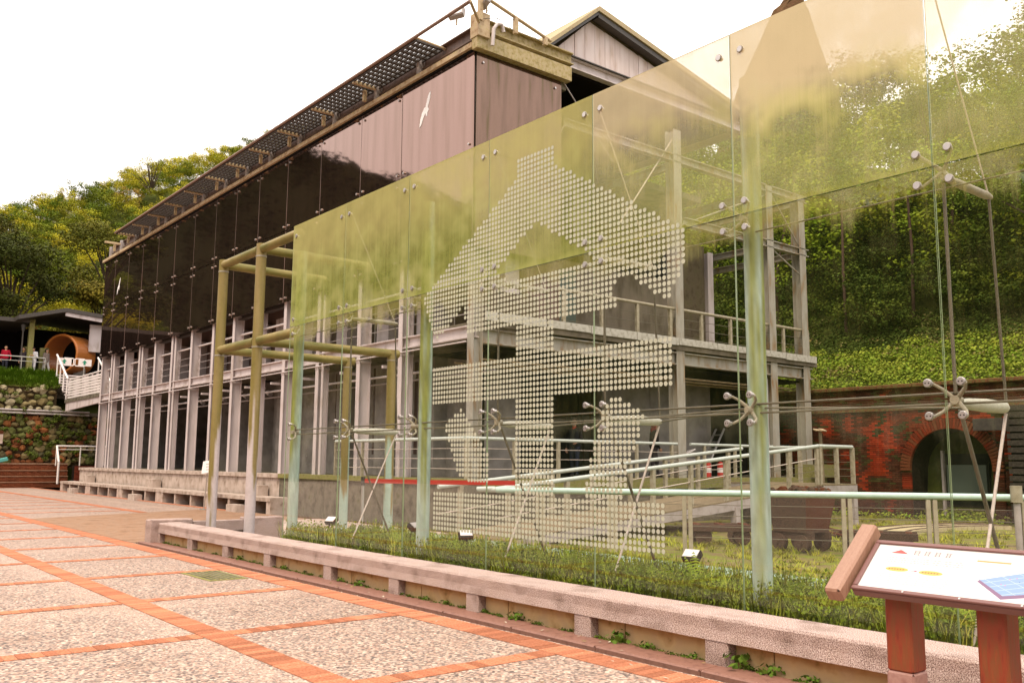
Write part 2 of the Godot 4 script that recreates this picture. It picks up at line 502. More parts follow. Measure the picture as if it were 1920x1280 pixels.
func terrain() -> void:
	var g := MB.new()
	g.quad(V(-900, -.45, 900), V(900, -.45, 900), V(900, -.45, -900), V(-900, -.45, -900))
	structure(obj("ground", g, M.soil), "dark earth that runs under and beyond the whole site")
	var t := MB.new()
	var nx := 76
	var nz := 56
	var x0 := -150.0; var z0 := -122.0
	var dx := 2.2; var dz := 2.0
	for i in nx:
		for j in nz:
			var x := x0 + i * dx; var z := z0 + j * dz
			if z > -29.0 and x > -64.0: continue
			var p := []
			for k in [[0, 1], [1, 1], [1, 0], [0, 0]]:
				var xx: float = x + k[0] * dx; var zz: float = minf(z + k[1] * dz, -29.4 if x > -64.0 else 99.0)
				p.append(V(xx, hill_y(xx, zz), zz))
			t.quad(p[0], p[1], p[2], p[3])
	structure(obj("hill", t, M.hill), "wooded hillside rising behind the museum and the brick tunnel wall")
	ridge("mountain", [[-206, 118], [-202, 150], [-199, 166], [-194, 178], [-190, 184], [-186, 183], [-183.5, 174], [-181, 158], [-178, 128]], -292.0, 60.0, M.rock, "bare brown mountain peak above the glass screen")
	ridge("distant_hill", [[-562, 112], [-549, 128], [-540, 139], [-534, 147.5], [-529, 140], [-521, 137], [-505, 120]], -112.0, 40.0, M.far_hill, "pale far hilltop between the trees on the left")
	var m := MB.new()
	var prof := [[-520, 78], [-400, 86], [-280, 90], [-215, 84], [-193, 76], [-172, 66], [-157, 61], [-135, 50], [-110, 40], [-85, 33], [-60, 29.5], [-30, 28], [20, 30], [90, 40], [200, 50]]
	var nn := noise(.05, FastNoiseLite.TYPE_SIMPLEX, 4, 5)
	var rows := []
	for q in 7:
		var row := []
		for k in 141:
			var x := -520.0 + k * 5.14
			var y := 0.0
			for i in prof.size() - 1:
				if x >= prof[i][0] and x <= prof[i + 1][0]: y = lerpf(prof[i][1], prof[i + 1][1], (x - prof[i][0]) / float(prof[i + 1][0] - prof[i][0]))
			var fr: float = [0.0, .3, .62, .85, 1.0, .8, 0.0][q]
			row.append(V(x, (y + nn.get_noise_2d(x * 3.0, q * 40.0) * 3.0) * fr - .5, [42.0, 50.0, 58.0, 64.0, 70.0, 90.0, 160.0][q]))
		rows.append(row)
	for q in 6:
		for k in 140: m.quad(rows[q][k], rows[q + 1][k], rows[q + 1][k + 1], rows[q][k + 1])
	structure(obj("opposite_hill", m, M.ridge), "dark wooded ridge across the valley, mirrored in the glass")

func ridge(called: String, prof: Array, z: float, depth: float, m: Material, label: String) -> void:
	var mb := MB.new()
	var nn := noise(.12, FastNoiseLite.TYPE_SIMPLEX, 4, 8)
	var rows := []
	for q in 7:
		var row := []
		var n := prof.size()
		for k in (n - 1) * 6 + 1:
			var i := mini(k / 6, n - 2)
			var f := (k - i * 6) / 6.0
			var x := lerpf(prof[i][0], prof[i + 1][0], f)
			var y := lerpf(prof[i][1], prof[i + 1][1], f) + nn.get_noise_2d(x * 2.0, q * 9.0) * 3.0
			row.append(V(x + nn.get_noise_2d(x, q * 31.0) * 3.0, y * [0.0, .45, .78, .93, 1.0, .8, 0.0][q], z + depth * [1.6, .9, .45, .2, 0.0, -.4, -1.6][q]))
		rows.append(row)
	for q in 6:
		for k in rows[0].size() - 1: mb.quad(rows[q][k], rows[q][k + 1], rows[q + 1][k + 1], rows[q + 1][k])
	structure(obj(called, mb, m), label)

# ---------- plaza ----------
func plaza() -> void:
	var p := MB.new()
	p.span(V(-75, -.4, -5.83), V(30, 0, 26))
	p.span(V(-75, -.4, -12.3), V(-19.3, 0, -5.83))
	var pl := obj("plaza", p, M.pebble)
	structure(pl, "pebble-dash plaza paving divided by brick bands")
	var t := MB.new()
	t.quad(V(-28.6, .005, -5.81), V(-19.35, .005, -5.81), V(-19.35, .005, -12.3), V(-31.5, .005, -12.3))
	structure(obj("pavement", t, M.terracotta), "plain tan pavement between the plaza and the stepped seating")
	var bricks := []     # [centre, size, long axis angle]
	var beds := MB.new()
	var bandx := func(z0: float, z1: float, x0: float, x1: float) -> void:
		beds.quad(V(x0, .0025, z1), V(x1, .0025, z1), V(x1, .0025, z0), V(x0, .0025, z0))
		var x := x0
		while x < x1:
			bricks.append([V(x + .052, 0, (z0 + z1) / 2), V(.097, 0, z1 - z0 - .006)])
			x += .104
	var bandz := func(x0: float, x1: float, z0: float, z1: float) -> void:
		beds.quad(V(x0, .0025, z1), V(x1, .0025, z1), V(x1, .0025, z0), V(x0, .0025, z0))
		var z := z0
		while z < z1 - .05:
			bricks.append([V((x0 + x1) / 2, 0, z + .052), V(x1 - x0 - .006, 0, .097)])
			z += .104
	bandx.call(-3.59, -3.32, -52.0, 4.0)
	bandx.call(-5.79, -5.47, -44.0, 4.0)
	bandx.call(-1.1, -.83, -30.0, 2.0)
	bandx.call(-9.55, -9.25, -70.0, -30.3)
	bandx.call(-12.2, -11.95, -70.0, -30.0)
	for k in range(-3, 22):
		var x := -8.86 - 2.55 * k
		bandz.call(x, x + .22, -3.31, -1.11)
		bandz.call(x, x + .22, -5.46, -3.6)
		if x < -31: bandz.call(x, x + .22, -9.24, -5.8)
	obj("mortar_bed", beds, M.mortar, pl)
	var eye := V(0, 1.65, 0)
	var fwd := V(-.777, 0, -.63)
	var keyed := []
	for b in bricks:
		var d: Vector3 = b[0] - eye
		var dep: float = d.dot(fwd)
		var side: float = abs(d.dot(V(.63, 0, -.777)))
		keyed.append([d.length() + (100.0 if dep < 3.0 or side > dep * .62 else 0.0), b])
	keyed.sort_custom(func(a, b): return a[0] < b[0])
	var rest := MB.new()
	var cache := {}
	for i in keyed.size():
		var b: Array = keyed[i][1]
		var s: Vector3 = b[1]
		var hgt := .006 + rnd(0, .0035)
		if i < 290:
			var key := "%.3f_%.3f" % [s.x, s.z]
			if not cache.has(key):
				var mb := MB.new()
				mb.cbox(V(0, -.02, 0), V(s.x, .05, s.z), .004)
				cache[key] = mb.mesh()
			inst("brick", cache[key], M["brick%d" % R.randi_range(0, 4)], pl, b[0] + V(0, hgt - .005, 0), Basis(Vector3.UP, rnd(-.012, .012)))
		else:
			var tt := rnd(.75, 1.15)
			rest.col = Color(.50 * tt, .20 * tt, .115 * tt)
			rest.box(b[0] + V(0, hgt - .02, 0), V(s.x, .04, s.z))
	tag(obj("brick_band", rest, M.bricks, pl), "", "", "", "stuff")
	# drain slot and kerb along the bench
	var dr := MB.new()
	dr.span(V(-19.3, -.3, -5.93), V(4, -.06, -5.83))
	structure(obj("drain_channel", dr, M.drain), "dark drain slot between the brick band and the kerb")
	var kerb := Node3D.new()
	kerb.name = "kerb"
	add_child(kerb)
	structure(kerb, "maroon tile kerb strip in front of the concrete bench")
	var kx := -19.3
	while kx < 3.5:
		var mb := MB.new()
		mb.cbox(V(kx + .6, -.13, -6.09), V(1.194, .3 + rnd(0, .006), .32), .012)
		obj("tile", mb, M.kerb, kerb)
		kx += 1.2
	# square drain cover with mossy rim
	var dc := thing("drain_cover", "square mossy drain cover set into the pebble paving", "drain cover", V(-13.2, .003, -5.1))
	bx("frame", V(-13.75, -.02, -5.42), V(-12.6, .008, -4.86), M.moss_concrete, dc)
	for k in 6: bx("slat", V(-13.68, .002, -5.36 + k * .08), V(-12.67, .013, -5.32 + k * .08), M.dark_concrete, dc)

func bench() -> void:
	var b := thing("bench", "long rough concrete bench with square legs in front of the glass screen", "bench", V(-8, 0, -6.4))
	var xs := [-18.9, -17.1, -15.4, -13.7, -11.7, -9.95, -8.3, -6.53, -4.93, -3.25, -1.6, 0.1, 1.8]
	# seat slab with softened, slightly uneven edges
	var sec := [[-6.17, .215], [-6.185, .30], [-6.18, .385], [-6.195, .405], [-6.40, .41], [-6.60, .412], [-6.625, .40], [-6.625, .2]]
	var nn := noise(.9, FastNoiseLite.TYPE_SIMPLEX, 3, 3)
	var s := MB.new()
	var px := -18.9
	var prev := []
	while px <= 2.01:
		var cur := []
		for q in sec: cur.append(V(px, q[1] + nn.get_noise_2d(px * 2.0, q[0] * 5.0) * .0025, q[0] + nn.get_noise_2d(px * 1.6, q[1] * 9.0 + 40.0) * .004))
		if prev.size():
			for k in sec.size(): s.quad(prev[k], cur[k], cur[(k + 1) % sec.size()], prev[(k + 1) % sec.size()])
		prev = cur
		px += .12
	obj("seat", s, M.grano, b)
	for i in xs.size():
		var mb := MB.new()
		mb.cbox(V(xs[i], .09, -6.29), V(.23 + rnd(-.01, .01), .26, .225), .012)
		obj("leg", mb, M.grano, b)
		if i:
			var xa: float = xs[i - 1] + .1; var xb: float = xs[i] - .1
			var cut: float = lerpf(xa, xb, .26)
			bx("back_panel", V(xa - .1, -.05, -6.36), V(cut - .006, .22, -6.29), M.panel, b)
			bx("back_panel", V(cut + .006, -.05, -6.36), V(xb + .1, .22, -6.292), M.panel, b)
	var e := thing("bench_return", "short concrete return wall with raised blocks at the far end of the bench", "wall", V(-19.05, 0, -7.4))
	for q in [[-6.88, -6.02, .47, -19.2, -18.88], [-8.85, -8.0, .46, -19.2, -18.8]]:
		var mb := MB.new()
		mb.cbox(V((q[3] + q[4]) / 2, q[2] / 2 - .05, (q[0] + q[1]) / 2), V(q[4] - q[3], q[2] + .1, q[1] - q[0]), .02)
		obj("block", mb, M.grano, e)
	bx("seat", V(-19.17, .2, -7.99), V(-18.86, .41, -6.89), M.grano, e)
	bx("back_panel", V(-19.1, -.05, -7.99), V(-18.95, .2, -6.89), M.dark_concrete, e)

# ---------- glass screen ----------
const GZ := -6.8
func gx(k: float) -> float: return -14.5 + 1.88 * k

func screen() -> void:
	var g := thing("glass_screen", "tall screen of bolted glass panes with an algae-stained top row", "glass screen", V(-8, 0, GZ))
	var ys := [.33, 2.15, 3.95, 5.75]
	for k in 8:
		for r in 3:
			var c := V(gx(k + .5), (ys[r] + ys[r + 1]) / 2, GZ)
			var sz := V(1.868, ys[r + 1] - ys[r] - .012, .014)
			var bs := Basis.from_euler(V(rnd(-.0025, .0025), rnd(-.003, .003), 0))
			var mb := MB.new()
			var x := bs.x * sz.x / 2; var y := bs.y * sz.y / 2; var z := bs.z * sz.z / 2
			mb.quad(c - x - y + z, c + x - y + z, c + x + y + z, c - x + y + z)
			mb.quad(c + x - y - z, c - x - y - z, c - x + y - z, c + x + y - z)
			var o := obj("pane", mb, M.clear, g)
			var ed := MB.new()
			for sgn in [-1.0, 1.0]:
				var q := [c + x * sgn - y + z, c + x * sgn - y - z, c + x * sgn + y - z, c + x * sgn + y + z]
				if sgn > 0: ed.quad(q[0], q[1], q[2], q[3])
				else: ed.quad(q[3], q[2], q[1], q[0])
				q = [c + y * sgn - x + z, c + y * sgn + x + z, c + y * sgn + x - z, c + y * sgn - x - z]
				if sgn > 0: ed.quad(q[0], q[1], q[2], q[3])
				else: ed.quad(q[3], q[2], q[1], q[0])
			obj("edge", ed, M.edge, o)
			var f := MB.new()
			var zf := z * 1.35
			var u0 := 0.0 if (k * 7 + r * 3) % 4 < 2 else 1.0
			f.quad(c - x - y + zf, c + x - y + zf, c + x + y + zf, c - x + y + zf)
			if u0 > .5:
				for e in f.uv.size(): f.uv[e] = Vector2(1.0 - f.uv[e].x, f.uv[e].y)
			obj("algae_film" if r else "dirt_film", f, M.film_low if r == 0 else M["film_drip%d" % (k % 2)] if r == 1 else M[("film%d" if k < 4 else "film_pale%d") % (k % 2)], o)
	# round bolts, spider arms
	var disc := MB.new()
	disc.tube([V(0, 0, .008), V(0, 0, .022), V(0, 0, .027)], [.034, .034, .027], 14)
	disc.tube([V(0, 0, -.035), V(0, 0, -.008)], [.02, .02], 8)
	var dm := disc.mesh()
	var hole := MB.new()
	for sx in [-.013, .013]: hole.cyl(V(sx, 0, .026), V(sx, 0, .029), .0055, -1, 8)
	var hm := hole.mesh()
	for k in 9:
		for r in 4:
			if r == 0: continue
			var y: float = ys[r]
			var at := V(gx(k), y, GZ)
			var spots := []
			for sx in [-1.0, 1.0]:
				if k == 0 and sx < 0: continue
				for sy in [-1.0, 1.0]:
					if r == 3 and sy > 0 or r == 0 and sy < 0: continue
					spots.append(V(sx * .125, sy * (.125 if r != 3 else .2), 0))
			if r != 1:
				for s in spots: inst("bolt", dm, M.chrome, g, at + s)
			else:
				var arm := MB.new()
				for s in spots: arm.tube([at + V(0, 0, -.17), at + s * .7 + V(0, 0, -.13), at + s + V(0, 0, -.06)], [.02, .015, .012], 6)
				arm.cyl(at + V(0, 0, -.22), at + V(0, 0, -.13), .035)
				var ao := obj("spider_bracket", arm, M.post_grey, g)
				for s in spots:
					inst("bolt", dm, M.chrome, ao, at + s)
					inst("bolt_hole", hm, M.black, ao, at + s)
			if r == 2:
				var arm := MB.new()
				for s in spots: arm.tube([at + V(0, 0, -.17), at + s + V(0, 0, -.06)], [.018, .012], 6)
				obj("spider_bracket", arm, M.post_grey, g)
	# green tubular posts with algae creeping down from the top
	var an := noise(.55, FastNoiseLite.TYPE_SIMPLEX, 4, 21)
	for q in [[0, -14.66], [2, -10.62], [5, -5.08], [8, .5]]:
		obj("post", stained_tube([V(q[1], .1, -7.05), V(q[1], 5.36, -7.05)], .09, 20, func(p: Vector3, a: float) -> Color:
			var s := smoothstep(-.1, .75, an.get_noise_3d(p.x * 3.0 + cos(a) * 1.2, p.y * .45, sin(a) * 1.2) * 1.3 + (p.y - 2.4) * .22 + .35 * cos(a - .4))
			return Color(.33, .41, .355).lerp(Color(.22, .24, .05), s) * (1.0 + .35 * an.get_noise_3d(p.x * 9.0 + cos(a) * 4.0, p.y * 5.0, sin(a) * 4.0))), M.pale_green, g)
		for y in [2.15, 3.95]: cy("stub", V(gx(q[0]), y, GZ - .1), V(q[1], y, -7.05), .03, M.post_grey, g, 8)
	# trusses of rods at the joints without a post
	for k in [1, 3, 4, 6, 7]:
		var x := gx(k)
		var sp := MB.new()
		sp.tube([V(x, 2.13, -6.97), V(x, 2.13, -7.15), V(x, 2.13, -7.45), V(x, 2.13, -7.78), V(x, 2.13, -7.86)], [.018, .045, .055, .05, .02], 10)
		obj("strut", sp, M.pale_strut, g)
		var su := MB.new()
		su.tube([V(x, 3.9, -6.95), V(x, 3.9, -7.2), V(x, 3.9, -7.7), V(x, 3.9, -7.8)], [.02, .036, .036, .02], 10)
		obj("strut", su, M.post_grey, g)
		cy("rod", V(x, 2.13, -7.84), V(x, 3.9, -7.76), .012, M.cable, g, 6)
		cy("rod", V(x, 2.2, -6.96), V(x, 3.85, -6.96), .014, M.cable, g, 6)
		cy("rod", V(x, 3.9, -7.76), V(x, 5.6, -6.9), .007, M.white_rod, g, 6)
		cy("brace_rod", V(x, 2.08, -7.82), V(x, .25, -6.98), .013, M.white_rod, g, 6)
		cy("brace_rod", V(x, 2.08, -7.02), V(x, .3, -7.85), .016, M.cable, g, 6)
	for q in [[2.19, -6.98], [2.11, -7.0]]: cy("cable", V(gx(0), q[0], q[1]), V(gx(8), q[0] + .02, q[1]), .011, M.cable, g, 6)
	cy("cable", V(gx(3), 2.13, -7.85), V(-5.08, 2.17, -7.0), .010, M.cable, g, 6)
	cy("cable", V(gx(4), 2.13, -7.85), V(-5.08, 2.17, -7.0), .010, M.cable, g, 6)
	cy("cable", V(gx(6), 2.13, -7.85), V(-5.08, 2.17, -7.0), .010, M.cable, g, 6)
	cy("cable", V(gx(0), 3.82, -7.0), V(gx(8), 3.82, -7.0), .008, M.cable, g, 6)
	# emblem of white dots
	var polys := {
		"roof": [[-8.28, 5.36], [-7.6, 5.34], [-7.6, 5.1], [-5.52, 3.86], [-5.7, 3.6], [-5.92, 3.26], [-6.5, 3.64], [-6.67, 3.51], [-6.61, 3.28], [-9.29, 3.28], [-9.38, 3.64], [-9.99, 3.26], [-10.34, 3.87], [-8.28, 5.12]],
		"stem": [[-8.28, 3.4], [-7.6, 3.4], [-7.6, 1.2], [-8.28, 1.2]],
		"bar": [[-10.07, 2.9], [-5.9, 2.9], [-5.9, 2.38], [-10.07, 2.38]],
		"ldot": [[-9.77, 2.13], [-9.38, 2.33], [-8.84, 1.78], [-8.8, 1.43], [-9.42, 1.44]],
		"rdot": [[-6.62, 2.36], [-6.24, 2.14], [-6.49, 1.59], [-6.55, 1.3], [-7.15, 1.3], [-6.94, 1.97], [-6.8, 2.27]],
		"base": [[-10.0, 1.29], [-5.97, 1.29], [-5.97, .76], [-10.0, .76]],
	}
	var hole_poly := PackedVector2Array([Vector2(-7.94, 4.49), Vector2(-7.1, 3.97), Vector2(-7.0, 3.86), Vector2(-8.5, 3.86), Vector2(-8.69, 4.02)])
	var pk := {}
	for k in polys:
		var a := PackedVector2Array()
		for q in polys[k]: a.append(Vector2(q[0], q[1]))
		pk[k] = a
	var dots := MB.new()
	var pitch := .0625
	for i in 76:
		for j in 80:
			var p := Vector2(-10.4 + i * pitch, .5 + j * pitch)
			if Geometry2D.is_point_in_polygon(p, hole_poly): continue
			var inside := false
			for k in pk: inside = inside or Geometry2D.is_point_in_polygon(p, pk[k])
			if not inside: continue
			var c := V(p.x, p.y, GZ + .0135)
			for e in 10:
				var a := TAU * e / 10.0; var b := TAU * (e + 1) / 10.0
				dots.tri(c, c + V(cos(a), sin(a), 0) * .0248, c + V(cos(b), sin(b), 0) * .0248)
	tag(obj("printed_dot", dots, M.dot, g), "emblem of white dots printed on the glass", "", "", "stuff")

func stained_tube(p: Array, r: float, sides: int, colour: Callable, rings := 60) -> MB:
	var mb := MB.new()
	var d: Vector3 = (p[1] - p[0]).normalized()
	var x := d.cross(Vector3.UP if abs(d.y) < .9 else Vector3.RIGHT).normalized()
	var y := x.cross(d)
	for i in rings:
		for k in sides:
			var q := []
			for e in [[i, k], [i, k + 1], [i + 1, k + 1], [i + 1, k]]:
				var a: float = TAU * (e[1] % sides) / sides
				var o := x * cos(a) + y * sin(a)
				var at: Vector3 = p[0].lerp(p[1], float(e[0]) / rings)
				q.append([at + o * r, o, colour.call(at, atan2(o.x, o.z) if abs(d.y) > .5 else acos(clampf(o.y, -1, 1)))])
			for t in ([[0, 1, 2], [0, 2, 3]] if (q[1][0] - q[0][0]).cross(q[3][0] - q[0][0]).dot(q[0][1]) < 0 else [[0, 2, 1], [0, 3, 2]]):
				for e in t:
					mb.col = q[e][2]
					mb.vert(q[e][0], q[e][1])
	mb.col = colour.call(p[0], 0.0)
	mb.cyl(p[0], p[0] - d * .004, r, r * .98, sides)
	mb.col = colour.call(p[1], 0.0)
	mb.cyl(p[1], p[1] + d * .004, r, r * .98, sides)
	return mb

func scaffold() -> void:
	var s := thing("pipe_scaffold", "moss-stained steel pipe scaffold standing at the left end of the glass screen", "scaffold", V(-16.5, 0, -8.5))
	var an := noise(.6, FastNoiseLite.TYPE_SIMPLEX, 4, 31)
	var pc := func(p: Vector3, a: float) -> Color:
		var t := smoothstep(-.12, .12, an.get_noise_3d(p.x * 2.0 + cos(a) * .8, p.y * .5, p.z * 2.0 + sin(a) * .8) * .9 + (p.y - 2.2) * .35 + .25 * cos(a - .9))
		var pale := Color(.50, .43, .43).lerp(Color(.33, .44, .37), smoothstep(-8.0, -9.6, p.z))
		var t2 := clampf(an.get_noise_3d(p.x, p.y * .8 + 9.0, a * .7) + .5, 0, 1)
		return pale.lerp(Color(.25, .185, .07).lerp(Color(.18, .14, .025), t2), t)
	var hc := func(p: Vector3, a: float) -> Color:
		var t := clampf(an.get_noise_3d(p.x * 1.5, a * .8, p.z * 1.5) + .55, 0, 1)
		return Color(.27, .20, .06).lerp(Color(.12, .11, .01), t)
	for q in [[-18.35, -7.05], [-16.45, -7.05], [-18.35, -10.05], [-16.45, -10.05]]:
		obj("post", stained_tube([V(q[0], 0, q[1]), V(q[0], 5.83 if q[1] > -8 else 4.0, q[1])], .098, 18, pc), M.vertex, s)
	for q in [[-18.35, -7.05], [-16.45, -7.05], [-18.35, -10.05], [-16.45, -10.05]]:
		cy("base_plate", V(q[0], 0, q[1]), V(q[0], .02, q[1]), .17, M.rusty_steel, s, 16)
		for y in ([3.93, 5.7] if q[1] > -8 else [3.9]): cy("weld_collar", V(q[0], y - .13, q[1]), V(q[0], y - .105, q[1]), .106, M.rusty_steel, s, 18)
	for y in [3.93, 5.73]:
		obj("pipe", stained_tube([V(-18.35, y, -7.05), V(-16.55, y, -7.05)], .088, 14, hc, 24), M.vertex, s)
		obj("pipe", stained_tube([V(-16.35, y, -7.05), V(-14.76, y, -7.05)], .088, 14, hc, 24), M.vertex, s)
		for x in [-18.35, -16.45]:
			obj("pipe", stained_tube([V(x, y, -7.14), V(x, y, -10.2 if y < 5 else -9.4)], .088, 14, hc, 30), M.vertex, s)

# ---------- museum building ----------
const FZ := -13.2
const JX := [-51.3, -49.4, -47.05, -44.8, -42.5, -40.2, -37.8, -35.4, -33.3, -31.17, -28.8, -26.3, -23.67, -21.35, -17.9]

func h_column(called: String, x: float, z: float, y0: float, y1: float, w: float, d: float, m: Material, parent: Node, along_x := false) -> void:
	var mb := MB.new()
	var f := func(a: Vector3, b: Vector3) -> void:
		if along_x: mb.span(V(x + a.z, a.y, z + a.x), V(x + b.z, b.y, z + b.x))
		else: mb.span(V(x + a.x, a.y, z + a.z), V(x + b.x, b.y, z + b.z))
	f.call(V(-w / 2, y0, -.02), V(w / 2, y1, 0))
	f.call(V(-w / 2, y0, -d), V(w / 2, y1, -d + .02))
	f.call(V(-.012, y0, -d + .02), V(.012, y1, -.02))
	obj(called, mb, m, parent)

func i_beam_x(called: String, x0: float, x1: float, y0: float, y1: float, z: float, w: float, m: Material, parent: Node) -> void:
	var mb := MB.new()
	mb.span(V(x0, y0, z - w), V(x1, y0 + .03, z))
	mb.span(V(x0, y1 - .03, z - w), V(x1, y1, z))
	mb.span(V(x0, y0 + .03, z - w / 2 - .012), V(x1, y1 - .03, z - w / 2 + .012))
	obj(called, mb, m, parent)

func i_beam_z(called: String, z0: float, z1: float, y0: float, y1: float, x: float, w: float, m: Material, parent: Node) -> void:
	var mb := MB.new()
	mb.span(V(x - w, y0, z0), V(x, y0 + .03, z1))
	mb.span(V(x - w, y1 - .03, z0), V(x, y1, z1))
	mb.span(V(x - w / 2 - .012, y0 + .03, z0), V(x - w / 2 + .012, y1 - .03, z1))
	obj(called, mb, m, parent)

func bird(at: Vector3, s: float, parent: Node) -> void:
	var p := PackedVector2Array()
	for q in [[.55, 1.0], [.38, .92], [.2, .62], [.09, .32], [.03, .15], [-.1, .13], [-.2, .04], [-.36, -.14], [-.52, -.48], [-.6, -.98], [-.42, -.86], [-.22, -.52], [.02, -.22], [.12, -.44], [.22, -.46], [.24, -.22], [.36, -.12], [.33, .0], [.24, .06], [.36, .26], [.5, .6]]:
		p.append(Vector2(q[0], q[1]) * s)
	var mb := MB.new()
	mb.prism(p, at, Vector3.RIGHT, Vector3.UP, V(0, 0, .006))
	obj("bird_emblem", mb, M.bird, parent)

func museum() -> void:
	var g := thing("museum_building", "long steel-framed museum building with dark bronze glass upper storey", "building", V(-35, 0, -18))
	var bolt := MB.new()
	bolt.tube([V(0, 0, 0), V(0, 0, .03), V(0, 0, .036)], [.036, .036, .03], 10)
	var bm := bolt.mesh()
	var ys := [7.03, 9.58, 12.19]
	for i in JX.size() - 1:
		var x0: float = JX[i] + (.012 if i else 0.0); var x1: float = JX[i + 1] - .012
		for r in 2:
			var mb := MB.new()
			var b := Basis.from_euler(V(rnd(-.003, .003), rnd(-.004, .004), 0))
			mb.box(V((x0 + x1) / 2, (ys[r] + ys[r + 1]) / 2, FZ), V(x1 - x0, ys[r + 1] - ys[r] - .03, .02), b)
			var o := obj("glass_panel", mb, M.bronze, g)
			if i: bx("joint_strip", V(x0 - .02, ys[r] + .02, FZ - .004), V(x0 - .004, ys[r + 1] - .02, FZ + .014), M.seam, o)
			for sx in [x0 + .16, x1 - .16]:
				for sy in [ys[r] + .16, ys[r + 1] - .2]:
					if r == 1 and i == 13 and sy > 10: continue
					inst("bolt", bm, M.chrome, o, V(sx, sy, FZ + .012))
	# right-hand return of the glass box, left-hand end wall
	for q in [[ys[0], ys[1]], [ys[1], ys[2]]]:
		var mb := MB.new()
		mb.box(V(-17.89, (q[0] + q[1]) / 2, -14.72), V(.02, q[1] - q[0] - .03, 2.94))
		var o := obj("glass_panel", mb, M.bronze_stained, g)
		for z in [-13.45, -15.95]:
			inst("bolt", bm, M.chrome, o, V(-17.88, q[1] - .25, z), Basis(Vector3.UP, PI / 2))
		for k in 4:
			var e := MB.new()
			e.box(V(-51.31, (q[0] + q[1]) / 2, -14.9 - k * 3.4), V(.02, q[1] - q[0] - .03, 3.38))
			obj("glass_panel", e, M.bronze, g)
	bird(V(-20.15, 11.3, FZ + .012), .46, g)
	bird(V(-48.6, 10.55, FZ + .012), .42, g)
	# structural columns standing on the platform edge
	for i in JX.size():
		var x: float = JX[i] + (.15 if i == 0 else 0.0)
		if i == JX.size() - 1: continue
		h_column("column", x, -13.3, 1.25, 12.1, .2, .38, M.white_steel, g)
		if i % 2 == 1: cy("drainpipe", V(x + .26, 1.25, -13.38), V(x + .26, 7.0, -13.38), .05, M.white_steel, g, 8)
		for y in [7.12, 4.6]: bx("bracket", V(x - .11, y - .03, -13.69), V(x + .11, y + .03, -13.285), M.white_steel, g)
	h_column("corner_column", -18.07, -13.3, 1.25, 11.99, .26, .3, M.rusty_steel, g)
	i_beam_x("floor_beam", -51.2, -18.0, 4.76, 5.08, -13.32, .2, M.white_steel, g)
	i_beam_x("sill_beam", -51.2, -18.0, 7.0, 7.2, -13.45, .25, M.dark_steel, g)
	cy("conduit", V(-51.2, 4.62, -13.27), V(-18.2, 4.66, -13.27), .02, M.white_steel, g, 6)
	cy("conduit", V(-51.0, 4.15, -13.9), V(-18.2, 4.15, -13.9), .035, M.white_paint, g, 8)
	cy("conduit", V(-51.0, 3.95, -14.2), V(-18.2, 4.0, -14.2), .03, M.grey_steel, g, 8)
	# shell: slabs, end wall, inner walls
	bx("floor_slab", V(-51.2, 4.8, -28), V(-18.3, 5.05, -13.56), M.dark_concrete, g)
	bx("roof_slab", V(-51.2, 12.0, -28), V(-22.6, 12.25, -13.3), M.dark_concrete, g)
	bx("roof_slab", V(-22.6, 12.0, -16.4), V(-17.92, 12.26, -13.3), M.dark_concrete, g)
	bx("end_wall", V(-51.25, 1.25, -28), V(-51.05, 7.0, -14.1), M.wall_grey, g)
	bx("back_wall", V(-51.2, 1.25, -28.3), V(-24.3, 12, -28.05), M.wall_grey, g)
	var up := bx("upper_wall", V(-51.0, 5.06, -15.2), V(-18.4, 12.0, -15.0), M.wall_brown, g)
	# gallery doors, windows and railing between the columns
	for i in JX.size() - 1:
		var xa: float = JX[i] + .32; var xb: float = JX[i + 1] - .25
		bx("pier", V(xb - .75, 5.06, -14.98), V(xb - .05, 7.0, -14.5), M.white_steel, up)
		var w := bx("window", V(xa, 5.25, -14.99), V(xb - .8, 6.95, -14.9), M.white_steel, up)
		bx("pane", V(xa + .09, 5.33, -14.91), V(xb - .89, 6.87, -14.86), M.window_glass, w)
		bx("mullion", V((xa + xb) / 2 - .42, 5.3, -14.87), V((xa + xb) / 2 - .35, 6.9, -14.82), M.grey_steel, w)
		cy("gallery_rail", V(JX[i] + .02, 6.43, -13.6), V(JX[i + 1] - .02, 6.43, -13.6), .04, M.white_paint, g, 8)
		for k in 3: cy("gallery_wire", V(JX[i] + .02, 5.45 + k * .28, -13.6), V(JX[i + 1] - .02, 5.45 + k * .28, -13.6), .012, M.grey_steel, g, 5)
	# lower storey: grey panel wall with pilasters, dark entrance bays on the left
	var lw := bx("lower_wall", V(-40.2, 1.25, -15.4), V(-20.2, 4.8, -15.2), M.wall_grey, g)
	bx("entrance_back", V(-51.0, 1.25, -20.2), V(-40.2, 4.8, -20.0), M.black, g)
	for i in range(5, JX.size() - 2):
		var x: float = (JX[i] + JX[i + 1]) / 2
		var pl := bx("pilaster", V(x - .1, 1.25, -15.2), V(x + .75, 4.7, -14.75), M.wall_grey, lw)
		var rv := MB.new()
		for k in 12: rv.cyl(V(x + .3, 1.6 + k * .25, -14.75), V(x + .3, 1.6 + k * .25, -14.735), .022, -1, 6)
		obj("rivet", rv, M.grey_steel, pl)
		bx("dark_recess", V(x - .95, 1.9, -15.21), V(x - .3, 4.7, -15.17), M.window_glass, lw)
		bx("lamp_bracket", V(x + .2, 4.3, -14.1), V(x + .28, 4.38, -13.3), M.white_steel, g)
		cy("wall_lamp", V(x + .24, 4.2, -14.2), V(x + .5, 4.1, -14.2), .09, M.chrome, g, 8)
	# glass lintel edge and gutter zone at the roof
	bx("gutter", V(-51.6, 12.27, -13.45), V(-17.9, 12.40, -13.08), M.tan_steel, g)
